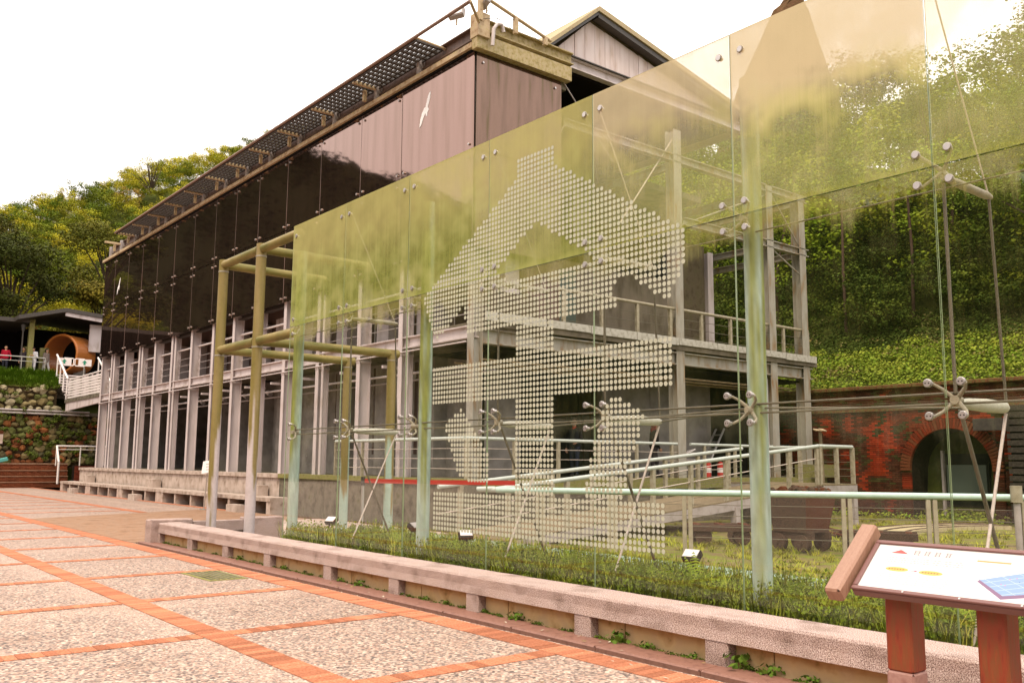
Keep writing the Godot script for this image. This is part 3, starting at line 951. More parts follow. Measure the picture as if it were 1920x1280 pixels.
	bx("gutter_shadow_gap", V(-51.5, 12.2, -13.4), V(-17.95, 12.26, -13.16), M.black, g)
	bx("gutter_return", V(-17.9, 12.2, -16.4), V(-17.68, 12.6, -13.1), M.moss_steel, g)
	i_beam_x("parapet_beam", -50.5, -17.7, 12.55, 12.92, -13.2, .25, M.wall_brown, g)
	i_beam_z("parapet_beam", -16.5, -13.45, 12.72, 13.06, -17.7, .25, M.moss_steel, g)
	bx("corner_box", V(-17.95, 12.5, -13.45), V(-17.6, 13.14, -13.08), M.tan_steel, g)
	for i in JX.size() - 1:
		var x: float = JX[i] + .9
		bx("stub_post", V(x - .07, 12.38, -13.3), V(x + .07, 12.95, -13.1), M.grey_steel, g)
		if i > 0 and i < 13:
			bx("bracket_arm", V(x - .05, 12.70, -13.2), V(x + .05, 12.80, -12.34), M.tan_steel, g)
			bx("bracket_post", V(x - .32, 12.38, -12.95), V(x - .22, 12.72, -12.85), M.tan_steel, g)
	# walkway grating over the plaza side: bars and cross bars you can see the sky through
	var gr := MB.new()
	for k in 7: gr.span(V(-46.5, 12.745, -12.385 - k * .14), V(-19.4, 12.815, -12.335 - k * .14))
	var xx := -46.5
	while xx < -19.4:
		gr.span(V(xx, 12.76, -13.2), V(xx + .085, 12.81, -12.36))
		xx += .26
	tag(obj("walkway_grating", gr, M.dark_steel, g), "", "", "", "stuff")
	cy("edge_tube", V(-46.6, 12.83, -12.3), V(-16.9, 12.84, -12.3), .045, M.brown_tube, g, 8)
	for q in [[V(-16.9, 12.84, -12.3), V(-17.7, 12.84, -13.2)], [V(-19.4, 12.84, -12.3), V(-19.4, 12.82, -13.3)]]: cy("edge_tube", q[0], q[1], .04, M.tan_steel, g, 8)
	cy("roof_rail", V(-17.6, 13.62, -13.1), V(-17.6, 13.08, -15.55), .045, M.tan_steel, g, 8)
	for q in [[-13.14, 13.6], [-14.31, 13.34], [-15.35, 13.12]]: bx("rail_post", V(-17.66, 12.9, q[0] - .05), V(-17.55, q[1], q[0] + .05), M.tan_steel, g)
	for q in [[13.3, -13.15, 12.95, -14.3], [12.95, -13.15, 13.3, -14.3], [13.2, -14.3, 12.9, -15.35]]: cy("tie_wire", V(-17.6, q[0], q[1]), V(-17.6, q[2], q[3]), .008, M.cable, g, 4)
	var hook := MB.new()
	hook.tube([V(-17.55, 12.3, -13.5), V(-17.5, 12.75, -13.5), V(-17.48, 12.9, -13.6), V(-17.48, 12.93, -13.75), V(-17.5, 12.75, -13.82)], [.05], 8)
	obj("vent_hook", hook, M.white_steel, g)
	# concealed upper room behind the right return, open dark roof space
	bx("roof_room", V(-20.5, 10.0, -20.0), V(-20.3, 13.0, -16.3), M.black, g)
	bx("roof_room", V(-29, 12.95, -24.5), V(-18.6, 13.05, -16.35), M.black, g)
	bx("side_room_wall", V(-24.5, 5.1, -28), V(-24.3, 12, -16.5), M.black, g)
	cy("brace_rod", V(-17.9, 12.2, -16.3), V(-18.0, 10.4, -18.3), .02, M.grey_steel, g, 6)
	bx("side_wall", V(-18.32, 5.4, -16.35), V(-18.12, 12.0, -15.2), M.wall_brown, g)
	# gable of white boards, its beam and mossy roof edges
	var zb := -16.45
	var left := 13.42
	while zb > -25.5:
		var z2 := zb - .21
		var top := func(z: float) -> float: return 13.42 + (-16.45 - z) * .93 if z > -17.9 else 14.77 - (-17.9 - z) * .205
		var mb := MB.new()
		var p := PackedVector2Array([Vector2(zb - .005, 13.36), Vector2(z2 + .005, 13.36), Vector2(z2 + .005, top.call(z2)), Vector2(zb - .005, top.call(zb) + .01)])
		if zb > -17.9 and z2 < -17.9: p = PackedVector2Array([Vector2(zb - .005, 13.36), Vector2(z2 + .005, 13.36), Vector2(z2 + .005, top.call(z2)), Vector2(-17.9, 14.76), Vector2(zb - .005, top.call(zb))])
		mb.prism(p, V(-18.55 + rnd(-.012, .012), 0, 0), V(0, 0, 1), Vector3.UP, V(.04, 0, 0))
		obj("gable_board", mb, M.board_white, g)
		zb = z2
	i_beam_z("gable_beam", -26, -16.2, 13.02, 13.34, -18.35, .22, M.white_steel, g)
	bx("beam_flashing", V(-18.6, 13.34, -26), V(-18.28, 13.37, -16.2), M.dark_steel, g)
	var roof := MB.new()
	roof.prism(PackedVector2Array([Vector2(-15.95, 13.3), Vector2(-17.98, 15.02), Vector2(-17.98, 15.14), Vector2(-15.85, 13.36)]), V(-18.15, 0, 0), V(0, 0, 1), Vector3.UP, V(-12, 0, 0))
	roof.prism(PackedVector2Array([Vector2(-17.98, 15.0), Vector2(-26, 13.36), Vector2(-26, 13.52), Vector2(-17.98, 15.16)]), V(-18.15, 0, 0), V(0, 0, 1), Vector3.UP, V(-12, 0, 0))
	obj("roof", roof, M.roof_moss, g)
	var verge := MB.new()
	verge.prism(PackedVector2Array([Vector2(-16.05, 13.28), Vector2(-17.98, 14.9), Vector2(-17.98, 15.0), Vector2(-15.98, 13.32)]), V(-18.2, 0, 0), V(0, 0, 1), Vector3.UP, V(-.3, 0, 0))
	verge.prism(PackedVector2Array([Vector2(-17.98, 14.82), Vector2(-26, 13.2), Vector2(-26, 13.35), Vector2(-17.98, 14.98)]), V(-18.2, 0, 0), V(0, 0, 1), Vector3.UP, V(-.3, 0, 0))
	obj("verge", verge, M.dark_steel, g)
	wing(g)
	platform()
	for q in [[V(-18.1, 13.15, -12.75), .5, "square floodlight on the roof edge left of the corner"], [V(-17.55, 13.45, -13.3), -.3, "square floodlight on the roof corner post"]]:
		var fl := thing("floodlight", q[2], "floodlight", q[0], "floodlights on the museum roof")
		var b := Basis.from_euler(V(-.45, q[1], .1))
		var mb := MB.new()
		mb.cbox(q[0], V(.42, .3, .16), .02, b)
		obj("housing", mb, M.grey_steel, fl)
		var fm := MB.new()
		fm.box(q[0] + b * V(0, 0, .083), V(.36, .25, .012), b)
		obj("lens", fm, M.chrome, fl)
		cy("bracket", q[0] + V(0, -.32, 0), q[0] + V(0, -.13, 0), .025, M.tan_steel, fl, 6)

func wing(g: Node) -> void:
	# side of the building facing the mine yard, in the plane x = -18
	for q in [[-21.25, 12.0, .36], [-26.0, 11.2, .34], [-27.9, 11.15, .36]]:
		h_column("wing_column", -17.9, q[0] + .18, 1.25, q[1], .36, .34, M.rusty_steel, g, true)
	for q in [[-21.6, 11.3], [-26.2, 11.0]]: h_column("wing_column", -22.5, q[0], 1.25, q[1], .3, .3, M.rusty_steel, g, true)
	i_beam_z("wing_beam", -28.1, -13.6, 4.62, 5.0, -17.9, .24, M.rusty_steel, g)
	i_beam_z("wing_beam", -28.1, -21.4, 9.0, 9.26, -17.9, .2, M.rusty_steel, g)
	i_beam_z("wing_beam", -28.1, -16.4, 10.95, 11.2, -17.9, .2, M.rusty_steel, g)
	for z in [-21.3, -26.0, -27.9]:
		i_beam_x("wing_beam", -22.5, -18.05, 9.0, 9.22, z, .16, M.rusty_steel, g)
		i_beam_x("wing_beam", -22.5, -18.05, 10.9, 11.15, z, .16, M.rusty_steel, g)
	for q in [[9.0, -21.3, 10.95, -26.0], [9.0, -26.0, 8.2, -27.9], [11.0, -26.0, 9.1, -27.9]]: cy("brace_rod", V(-18.0, q[0], q[1]), V(-18.0, q[2], q[3]), .03, M.rusty_steel, g, 6)
	cy("brace_rod", V(-18.0, 11.0, -16.4), V(-18.0, 6.0, -13.5), .02, M.white_rod, g, 6)
	cy("brace_rod", V(-18.0, 12.0, -21.2), V(-18.0, 8.6, -18.6), .022, M.white_rod, g, 6)
	# balcony
	var deck := bx("balcony_deck", V(-20.4, 5.06, -28.3), V(-17.86, 5.22, -13.6), M.panel_wall, g)
	for k in 8: bx("deck_edge_board", V(-17.855, 5.2 + rnd(-.01, .02), -28.2 + k * 1.83), V(-17.8, 5.42, -26.4 + k * 1.83), M.white_edge, deck)
	cy("balcony_rail", V(-18.0, 6.33, -28.0), V(-18.0, 6.33, -16.2), .05, M.post_grey, g, 8)
	for k in 9:
		var z := -28.0 + k * 1.45
		bx("balcony_post", V(-18.05, 5.22, z - .05), V(-17.97, 6.3, z + .05), M.post_grey, g)
	for k in 3: cy("balcony_wire", V(-18.0, 5.5 + k * .27, -28.0), V(-18.0, 5.5 + k * .27, -16.2), .009, M.cable, g, 4)
	bx("balcony_wall", V(-20.6, 5.22, -24.0), V(-20.4, 7.9, -16.4), M.panel_wall, g)
	bx("balcony_wall", V(-20.6, 5.22, -25.4), V(-20.42, 9.4, -24.01), M.panel_dark, g)
	h_column("riveted_column", -20.3, -25.6, 5.22, 9.2, .3, .3, M.white_steel, g, true)
	bx("pale_pane", V(-20.35, 5.3, -19.0), V(-20.3, 7.6, -18.3), M.door_glass, g)
	bx("dark_panel", V(-17.95, 4.98, -15.4), V(-17.9, 6.0, -13.6), M.panel_dark, g)
	# storey below the balcony
	bx("lower_wall", V(-20.4, 1.25, -16.7), V(-20.2, 4.8, -15.2), M.wall_grey, g)
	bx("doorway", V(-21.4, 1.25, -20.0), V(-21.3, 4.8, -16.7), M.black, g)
	for q in [[-22.2, -20.0], [-23.8, -22.22], [-25.3, -23.82]]: bx("lower_wall", V(-20.4, 1.25, q[0]), V(-20.2, 4.8, q[1]), M.wall_grey, g)
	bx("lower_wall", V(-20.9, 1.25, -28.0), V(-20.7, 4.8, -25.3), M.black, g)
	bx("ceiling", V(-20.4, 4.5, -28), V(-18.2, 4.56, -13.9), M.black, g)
	for k in 5: cy("ceiling_pipe", V(-18.5 - k * .3, 4.3 - .05 * (k % 2), -28), V(-18.5 - k * .3, 4.3 - .05 * (k % 2), -14), .03, M.tan_steel, g, 6)
	cy("downpipe", V(-18.1, 4.5, -25.6), V(-18.1, 1.25, -25.6), .07, M.white_steel, g, 8)
	bx("column_footing", V(-18.3, 1.25, -28.4), V(-17.4, 1.68, -27.4), M.moss_concrete, g)

func platform() -> void:
	var p := thing("platform", "long raised concrete platform with a stepped bench along its front", "platform", V(-38, 0, -13))
	var x := -52.8
	var k := 0
	while x < -18.2:
		var x2 := minf(x + 3.1, -17.8)
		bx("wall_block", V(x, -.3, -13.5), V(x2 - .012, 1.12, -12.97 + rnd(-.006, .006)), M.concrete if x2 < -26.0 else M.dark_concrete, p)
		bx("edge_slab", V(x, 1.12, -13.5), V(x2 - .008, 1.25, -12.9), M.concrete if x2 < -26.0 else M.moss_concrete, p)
		x = x2
	bx("floor", V(-52.8, 1.0, -28.4), V(-17.8, 1.245, -13.5), M.dark_concrete, p)
	bx("side_wall", V(-17.99, -.3, -28.4), V(-17.8, .95, -13.5), M.dark_concrete, p)
	bx("side_edge", V(-17.99, .95, -28.4), V(-17.7, 1.25, -13.5), M.moss_concrete, p)
	# stepped bench: slab on cross walls with dark openings
	x = -53.4
	while x < -27.0:
		var x2 := minf(x + 5.3, -26.9)
		bx("bench_slab", V(x, .40, -12.9), V(x2 - .01, .52, -12.17), M.concrete, p)
		bx("bench_leg", V(x, -.1, -12.88), V(x + .55, .40, -12.19), M.concrete, p)
		for q in [1.85, 3.55]:
			if x + q < x2 - .4: bx("bench_leg", V(x + q, -.1, -12.88), V(x + q + .16, .40, -12.2), M.concrete, p)
		bx("bench_leg", V(x2 - .32, -.1, -12.88), V(x2 - .01, .40, -12.19), M.concrete, p)
		bx("bench_back", V(x + .55, -.1, -12.96), V(x2 - .32, .40, -12.89), M.dark_concrete, p)
		x = x2
	for sx in [-50.4, -40.3, -29.6]:
		bx("step_block", V(sx, .52, -12.9), V(sx + .9, .86, -12.55), M.concrete, p)
		bx("step_block", V(sx, -.1, -12.16), V(sx + .9, .24, -11.85), M.concrete, p)
	# white railing along the platform edges
	var r := thing("platform_railing", "pale tube railing with wires along the raised platform behind the glass", "railing", V(-18, 1.25, -18))
	cy("handrail", V(-24.5, 2.25, -13.1), V(-17.95, 2.25, -13.1), .045, M.rail_pale, r)
	cy("handrail", V(-17.95, 2.25, -13.1), V(-17.95, 2.25, -21.0), .045, M.rail_pale, r)
	cy("handrail", V(-17.95, 2.25, -21.5), V(-17.95, 2.25, -26.6), .045, M.rail_pale, r)
	for q in [1.5, 1.75, 2.0]:
		cy("wire", V(-24.5, q, -13.1), V(-17.95, q, -13.1), .008, M.white_rod, r, 4)
		cy("wire", V(-17.95, q, -13.1), V(-17.95, q, -22.8), .008, M.white_rod, r, 4)
	for z in [-24.5, -22.9, -21.3, -19.7]: bx("post", V(z - .02, 1.25, -13.14), V(z + .03, 2.22, -13.06), M.post_grey, r)
	for q in 10: bx("post", V(-17.99, 1.25, -13.15 - q * 1.5 - .04), V(-17.91, 2.22, -13.15 - q * 1.5 + .04), M.post_grey, r)

# ---------- mine yard ----------
func brickwork(mb: MB, o: Vector3, ex: Vector3, w: float, h: float, keep: Callable, tone: Callable, bl := .215, bh := .068, deep := .05) -> void:
	var ez := ex.cross(Vector3.UP)
	var b := Basis(ex, Vector3.UP, ez)
	var row := 0
	var y := 0.0
	while y < h - .01:
		var x := -bl * (.5 if row % 2 else 0.0)
		while x < w:
			var a := maxf(x, 0.0); var e := minf(x + bl - .01, w)
			if e - a > .03 and keep.call((a + e) / 2, y + bh / 2):
				mb.col = tone.call((a + e) / 2, y)
				mb.box(o + ex * ((a + e) / 2) + Vector3.UP * (y + bh / 2 - .005) - ez * (deep / 2 + rnd(0, .012)), V(e - a, bh - .01, deep), b)
			x += bl
		y += bh
		row += 1

func brick_wall() -> void:
	var w := thing("tunnel_wall", "old red and black brick wall with an arched mine tunnel", "brick wall", V(-13.4, 0, -28.6))
	var cx := -13.5
	var ra := 1.26
	var sp := 1.55
	var an := noise(.55, FastNoiseLite.TYPE_SIMPLEX, 4, 77)
	var red := func(x: float, y: float) -> Color:
		var t := an.get_noise_2d(x * 1.6, y * 1.1)
		var wx := -20.6 + x
		var k := smoothstep(-.12, .28, t + .16 * smoothstep(1.6, 3.2, y) - .12 - .3 * smoothstep(1.6, .3, y) - .25 * smoothstep(-16.4, -17.2, wx))
		k = clampf(k + .35 * smoothstep(-16.6, -15.6, wx) * smoothstep(1.9, 2.8, y), 0, 1)
		if wx > -16.2 and wx < -15.75 and y > 1.4 and y < 3.1: k = maxf(k, .85)
		var c := Color(.075, .026, .015).lerp(Color(.30, .036, .013), k)
		if an.get_noise_2d(x * 2.0 + 50.0, y * 2.0) > .34: c = Color(.06, .05, .018)
		return c * rnd(.6, 1.25)
	var mb := MB.new()
	brickwork(mb, V(-20.6, -.1, -28.6), V(1, 0, 0), 12.0, 3.55, func(x: float, y: float) -> bool:
		var px := -20.6 + x - cx; var py := y - .1
		return not (py < sp and abs(px) < ra + .32 or py >= sp and Vector2(px, py - sp).length() < ra + .36), red)
	brickwork(mb, V(-20.6, 3.62, -28.62), V(1, 0, 0), 12.0, .58, func(_x: float, _y: float) -> bool: return true, red)
	tag(obj("brick", mb, M.bricks, w), "", "", "", "stuff")
	bx("string_course", V(-20.6, 3.45, -28.9), V(-8.6, 3.6, -28.5), M.moss_brick, w)
	var cop := V(-20.6, 4.19, -28.55)
	for k in 12:
		var c := MB.new()
		c.cbox(cop + V(k + .5, .06, -.2), V(.99, .13, .5), .02)
		obj("coping", c, M.moss_brick, w)
	for q in [[-20.6, cx - ra - .3], [cx + ra + .3, -8.6]]: bx("backing", V(q[0], -.2, -29.5), V(q[1], 4.2, -28.645), M.mortar_dark, w)
	bx("backing", V(cx - ra - .3, sp + ra + .05, -29.5), V(cx + ra + .3, 4.2, -28.645), M.mortar_dark, w)
	# arch ring: bricks on end, the nearest and clearest pieces of the wall
	var ring := MB.new()
	ring.cbox(Vector3.ZERO, V(.085, .33, .14), .006)
	var rm := ring.mesh()
	var n := 44
	for i in n + 1:
		var a := PI * i / n
		var m: Material = [M.red_brick0, M.red_brick1, M.red_brick2][R.randi_range(0, 2) if i > 6 and i < 40 else 2]
		inst("arch_brick", rm, m, w, V(cx + cos(a) * (ra + .18), sp + sin(a) * (ra + .18), -28.57), Basis(V(0, 0, 1), a - PI / 2))
	var jamb := MB.new()
	for s in [-1.0, 1.0]:
		var y := -.1
		while y < sp - .04:
			jamb.col = red.call(cx + s * 1.4 + 20.6, y)
			jamb.box(V(cx + s * (ra + .17), y + .035, -28.6), V(.31, .058, .09))
			y += .068
	tag(obj("jamb_brick", jamb, M.bricks, w), "", "", "", "stuff")
	# tunnel lining, its door and frame
	var tun := MB.new()
	var prev := []
	for i in 21:
		var a := PI * i / 20.0
		var c := [V(cx + cos(a) * ra, sp + sin(a) * ra, -28.6), V(cx + cos(a) * ra, sp + sin(a) * ra, -33.0)]
		if prev.size(): tun.quad(prev[0], c[0], c[1], prev[1])
		prev = c
	for s in [-1.0, 1.0]:
		var q := [V(cx + s * ra, sp, -28.6), V(cx + s * ra, -.2, -28.6), V(cx + s * ra, -.2, -33), V(cx + s * ra, sp, -33)]
		if s > 0: tun.quad(q[3], q[2], q[1], q[0])
		else: tun.quad(q[0], q[1], q[2], q[3])
	tun.quad(V(cx - ra, -.2, -33), V(cx + ra, -.2, -33), V(cx + ra, 3, -33), V(cx - ra, 3, -33))
	obj("tunnel_lining", tun, M.mortar_dark, w)
	var d := bx("tunnel_door", V(cx - .62, 0, -29.6), V(cx + .75, 2.05, -29.5), M.door_dark, w)
	bx("door_frame", V(cx - .70, 0, -29.55), V(cx - .63, 2.15, -29.4), M.grey_steel, d)
	bx("door_pane", V(cx - .55, .75, -29.49), V(cx + .68, 1.7, -29.46), M.door_glass, d)
	# dark slatted shed and lintel at the right edge
	var sh := thing("shed", "dark slatted timber shed at the right end of the brick wall", "shed", V(-10.6, 0, -27.4))
	bx("frame", V(-11.25, -.1, -28.4), V(-9.2, 3.4, -27.5), M.black, sh)
	for k in 17: bx("slat", V(-11.3, .05 + k * .2, -27.5), V(-9.2, .2 + k * .2, -27.44 + .02 * (k % 2)), M.slat_dark, sh)
	for k in 17: bx("slat", V(-11.32, .05 + k * .2, -28.35), V(-11.26, .2 + k * .2, -27.46), M.slat_dark, sh)
	bx("lintel", V(-12.5, 2.72, -28.4), V(-11.35, 3.08, -28.0), M.dark_steel, sh)

func yard() -> void:
	var y := MB.new()
	y.quad(V(-17.8, -.02, -9.6), V(20, -.02, -9.6), V(20, -.02, -28.7), V(-17.8, -.02, -28.7))
	structure(obj("yard", y, M.yard), "mine yard floor of gravel, soil and short grass")
	var pale := MB.new()
	pale.span(V(-24.0, -.2, -12.4), V(-14.0, .03, -8.9))
	structure(obj("concrete_pad", pale, M.concrete), "pale concrete floor behind the left end of the glass")
	var bed := MB.new()
	bed.span(V(-15.0, -.3, -8.9), V(4, .28, -6.7))
	structure(obj("planting_bed", bed, M.soil), "raised earth bed at the foot of the glass screen")
	var pl := thing("edging_plate", "broad green-painted steel edging along the back of the planting bed", "edging", V(-7, .3, -9.2))
	for k in 8: bx("plate", V(-14.9 + k * 2.3, .1, -9.5), V(-12.62 + k * 2.3, .36, -8.85), M.green_plate, pl)
	# diagonal yard railing
	var r := thing("yard_railing", "green tube handrail on paired flat posts crossing the mine yard", "railing", V(-11, 0, -14))
	var a := V(-14.4, 1.12, -11.3); var b := V(-5.6, 1.12, -17.8)
	cy("handrail", a, b, .06, M.rail_green, r, 12)
	var dir := (b - a).normalized()
	var bs := Basis(dir, Vector3.UP, dir.cross(Vector3.UP))
	for k in 7:
		var p := a + dir * (.9 + 1.42 * k)
		for s in [-.055, .055]:
			var mb := MB.new()
			mb.cbox(V(p.x, .51, p.z) + dir * s, V(.075, 1.1, .09), .006, bs)
			obj("post", mb, M.post_grey, r)
		var clip := MB.new()
		clip.tube([p + V(0, -.08, 0) - dir * .055, p + V(0, .065, 0) - dir * .055], [.012], 6)
		clip.tube([p + V(0, -.08, 0) + dir * .055, p + V(0, .065, 0) + dir * .055], [.012], 6)
		obj("clip", clip, M.chrome, r)
	for h in [.3, .5, .7, .9]: cy("wire", V(a.x, h, a.z), V(b.x, h, b.z), .006, M.cable, r, 4)
	# capped steel post at the right
	var cp := thing("capped_post", "slim steel post with a wide cap at the right edge of the yard", "post", V(-6.75, 0, -16.6))
	cy("shaft", V(-6.75, 0, -16.6), V(-6.75, 1.05, -16.6), .055, M.grey_steel, cp, 12)
	cy("cap", V(-6.75, 1.05, -16.6), V(-6.75, 1.33, -16.6), .095, M.post_grey, cp, 12)
	access_ramp()
	carts()

func access_ramp() -> void:
	var r := thing("ramp", "sloping timber-decked steel ramp with double tube handrails up to the platform", "ramp", V(-15.3, 0, -17))
	var x0 := -16.5; var x1 := -14.4
	var fy := func(z: float) -> float: return lerpf(.1, 1.13, clampf((-11.3 - z) / 11.5, 0, 1))
	var n := 46
	for k in n:
		var z0 := -11.3 - 11.5 * k / n; var z1 := -11.3 - 11.5 * (k + 1) / n + .012
		var mb := MB.new()
		var ya: float = fy.call(z0); var yb: float = fy.call(z1)
		mb.prism(PackedVector2Array([Vector2(z0, ya), Vector2(z1, yb), Vector2(z1, yb - .04), Vector2(z0, ya - .04)]), V(x0, rnd(0, .004), 0), V(0, 0, 1), Vector3.UP, V(x1 - x0, 0, 0))
		obj("plank", mb, M.deck_wood, r)
	for x in [x0, x1 - .06]:
		var mb := MB.new()
		mb.prism(PackedVector2Array([Vector2(-11.3, .08), Vector2(-22.8, 1.08), Vector2(-22.8, .83), Vector2(-11.3, -.1)]), V(x, 0, 0), V(0, 0, 1), Vector3.UP, V(.06, 0, 0))
		obj("side_beam", mb, M.grey_steel, r)
	for k in 12: bx("plank", V(-18.0, 1.09, -22.82 - k * .15), V(-14.36, 1.13, -22.955 - k * .15), M.deck_wood, r)
	bx("side_beam", V(-18.0, .86, -22.86), V(-14.4, 1.085, -22.8), M.grey_steel, r)
	bx("side_beam", V(-14.42, .86, -24.6), V(-14.36, 1.085, -22.86), M.grey_steel, r)
	for q in [[-14.45, -22.9], [-14.45, -19.0], [-14.45, -24.5], [-15.5, -15.6]]: bx("leg", V(q[0] - .09, -.1, q[1] - .09), V(q[0] + .09, fy.call(q[1]) - .2, q[1] + .09), M.grey_steel, r)
	for x in [x0 + .05, x1 - .05]:
		var top: float = 22.8 if x > -15 else 22.0
		cy("handrail", V(x, fy.call(-11.3) + 1.03, -11.3), V(x, fy.call(-top) + 1.06, -top), .05, M.rail_pale, r)
		cy("wire", V(x, .55, -11.3), V(x, fy.call(-top) + .72, -top), .014, M.white_rod, r, 5)
		for h in [.2, .38, .55]: cy("wire", V(x, fy.call(-11.3) + h, -11.3), V(x, fy.call(-top) + h, -top), .006, M.cable, r, 4)
		for k in 9:
			var z := -11.9 - k * 1.35
			var f: float = fy.call(z)
			bx("post", V(x - .045, f - .2, z - .05), V(x + .045, f + 1.0, z + .05), M.post_grey, r)
	cy("handrail", V(-14.45, 2.19, -22.82), V(-14.45, 2.19, -24.55), .05, M.rail_pale, r)
	cy("handrail", V(-14.45, 2.19, -24.55), V(-18.0, 2.19, -24.55), .05, M.rail_pale, r)
	for h in [1.35, 1.55, 1.75, 1.95]: cy("wire", V(-14.45, h, -22.85), V(-14.45, h, -24.55), .007, M.cable, r, 4)
	for q in [[-14.45, -22.85], [-14.45, -23.7], [-14.45, -24.55], [-16.2, -24.55]]: bx("post", V(q[0] - .05, .95, q[1] - .05), V(q[0] + .05, 2.17, q[1] + .05), M.post_grey, r)
	# curved end joining ramp rail and yard rail
	var e := MB.new()
	e.tube([V(-14.45, 1.14, -11.3), V(-14.7, 1.13, -11.05), V(-14.75, 1.12, -11.15), V(-14.4, 1.12, -11.3)], [.05], 8)
	obj("rail_end", e, M.rail_pale, r)

func wheel(at: Vector3, r: float, axis: Vector3) -> MB:
	var w := MB.new()
	w.tube([at - axis * .05, at - axis * .02, at - axis * .02, at + axis * .05], [r * 1.12, r * 1.12, r, r], 16)
	w.tube([at - axis * .08, at + axis * .08], [r * .25], 8)
	return w

func carts() -> void:
	# tapering mine tub on a short chassis
	var c := thing("mine_tub", "rusty tapered mine tub heaped with broken rock", "mine cart", V(-10.45, 0, -15.9))
	var o := V(-10.5, 0, -15.85)
	var b := Basis(Vector3.UP, -.1)
	var ring := func(w: float, d: float, y: float) -> Array: return [o + b * V(-w, y, d), o + b * V(w, y, d), o + b * V(w, y, -d), o + b * V(-w, y, -d)]
	var lo: Array = ring.call(.40, .34, .42); var hi: Array = ring.call(.52, .46, 1.12); var hi2: Array = ring.call(.485, .425, 1.12)
	for k in 4:
		var mb := MB.new()
		mb.quad(lo[k], lo[(k + 1) % 4], hi[(k + 1) % 4], hi[k])
		mb.quad(hi2[(k + 1) % 4], hi2[k], hi[k], hi[(k + 1) % 4])
		mb.quad(lo[(k + 1) % 4] + V(0, .05, 0), lo[k] + V(0, .05, 0), hi2[k], hi2[(k + 1) % 4])
		obj("side_panel", mb, M.rust if k == 1 else M.iron, c)
	var bt := MB.new()
	bt.box(o + V(0, .4, 0), V(.8, .06, .68), b)
	bt.box(o + b * V(0, .3, .25), V(1.0, .14, .08), b)
	bt.box(o + b * V(0, .3, -.25), V(1.0, .14, .08), b)
	obj("chassis", bt, M.iron, c)
	for s in [[-.28, .3], [.28, .3], [-.28, -.3], [.28, -.3]]: obj("wheel", wheel(o + b * V(s[0], .17, s[1]), .16, b.z * signf(s[1])), M.iron, c)
	for k in 70:
		var mb := boulder(rnd(.04, .085), k)
		inst("rock", mb, M.rust if k % 3 == 0 else M.iron, c, o + b * V(rnd(-.44, .44), 1.1 + rnd(0, .08), rnd(-.38, .38)))
	for q in [["flat_trolley", V(-9.1, 0, -16.3), .5, "low rusty flat trolley standing behind the information board"], ["wheel_truck", V(-12.2, 0, -15.5), .9, "old two-axle iron truck lying in the grass under the ramp"]]:
		var t := thing(q[0], q[3], "trolley", q[1], "old iron trucks in the yard")
		var bb := Basis(Vector3.UP, q[2])
		var p: Vector3 = q[1]
		for s in [-.3, .3]:
			var f := MB.new()
			f.cbox(p + bb * V(0, .36, s), V(1.3, .14, .1), .01, bb)
			obj("side_frame", f, M.iron, t)
		for s in [-.5, 0.0, .5]:
			var f := MB.new()
			f.cbox(p + bb * V(s, .40, 0), V(.12, .08, .56), .008, bb)
			obj("cross_bar", f, M.rust, t)
		for s in [[-.4, .24], [.4, .24], [-.4, -.24], [.4, -.24]]: obj("wheel", wheel(p + bb * V(s[0], .18, s[1]), .17, bb.z * signf(s[1])), M.iron, t)
	# curved stone-paved track leading into the tunnel
	var tr := thing("paved_track", "curving pale stone track with sunken rails into the tunnel", "track", V(-12.5, 0, -24))
	var cen := V(-6.2, 0, -23.2)
	for k in 22:
		var a0 := PI * .86 + k * .045; var a1 := a0 + .042
		for q in [[5.3, 5.86], [5.94, 6.5]]:
			var mb := MB.new()
			var pp := PackedVector2Array()
			for e in [[q[0], a0], [q[1], a0], [q[1], a1], [q[0], a1]]: pp.append(Vector2(cen.x + cos(e[1]) * e[0], cen.z + sin(e[1]) * e[0]))
			mb.prism(pp, V(0, -.1, 0), V(1, 0, 0), V(0, 0, 1), V(0, .17 + rnd(0, .012), 0))
			obj("slab", mb, M.track_stone, tr)
	for rad in [5.4, 5.9, 6.4]:
		var pts := []
		for k in 40: pts.append(V(cen.x + cos(PI * .8 + k * .03) * rad, .075, cen.z + sin(PI * .8 + k * .03) * rad))
		var mb := MB.new()
		mb.tube(pts, [.03], 6)
		obj("rail", mb, M.iron, tr)
	var rl := thing("rail_track", "rusty narrow rails curving through the yard past the tub", "track", V(-9.5, 0, -17))
	for off in [0.0, .55]:
		var pts := []
		for k in 14: pts.append(V(-6.0 - k * .55, .06, -16.4 - off - 2.6 * pow(k / 13.0, 2) - .12 * k))
		var mb := MB.new()
		mb.tube(pts, [.035], 6)
		obj("rail", mb, M.rust, rl)
	for k in 9:
		var mb := MB.new()
		mb.cbox(V(-6.4 - k * .78, .01, -16.75 - 2.6 * pow((.7 + k * 1.42) / 13.0, 2) - .17 * k), V(.16, .1, 1.0), .01, Basis(Vector3.UP, -.2 - .05 * k))
		obj("sleeper", mb, M.iron, rl)
	# timber post with a slanted double cap (bird table) beside the footing
	var bp := thing("wooden_stake", "thin wooden stake with a slanted double board cap by the brick wall", "stake", V(-17.2, 1.1, -27.0))
	cy("stake", V(-17.1, 1.1, -27.2), V(-17.15, 2.75, -27.2), .06, M.deck_wood, bp, 8)
	for s in [-.1, .1]:
		var mb := MB.new()
		mb.cbox(V(-17.15 + s, 2.82, -27.2), V(.14, .04, .6), .005, Basis.from_euler(V(.0, .3, -.5)))
		obj("cap_board", mb, M.tan_steel, bp)
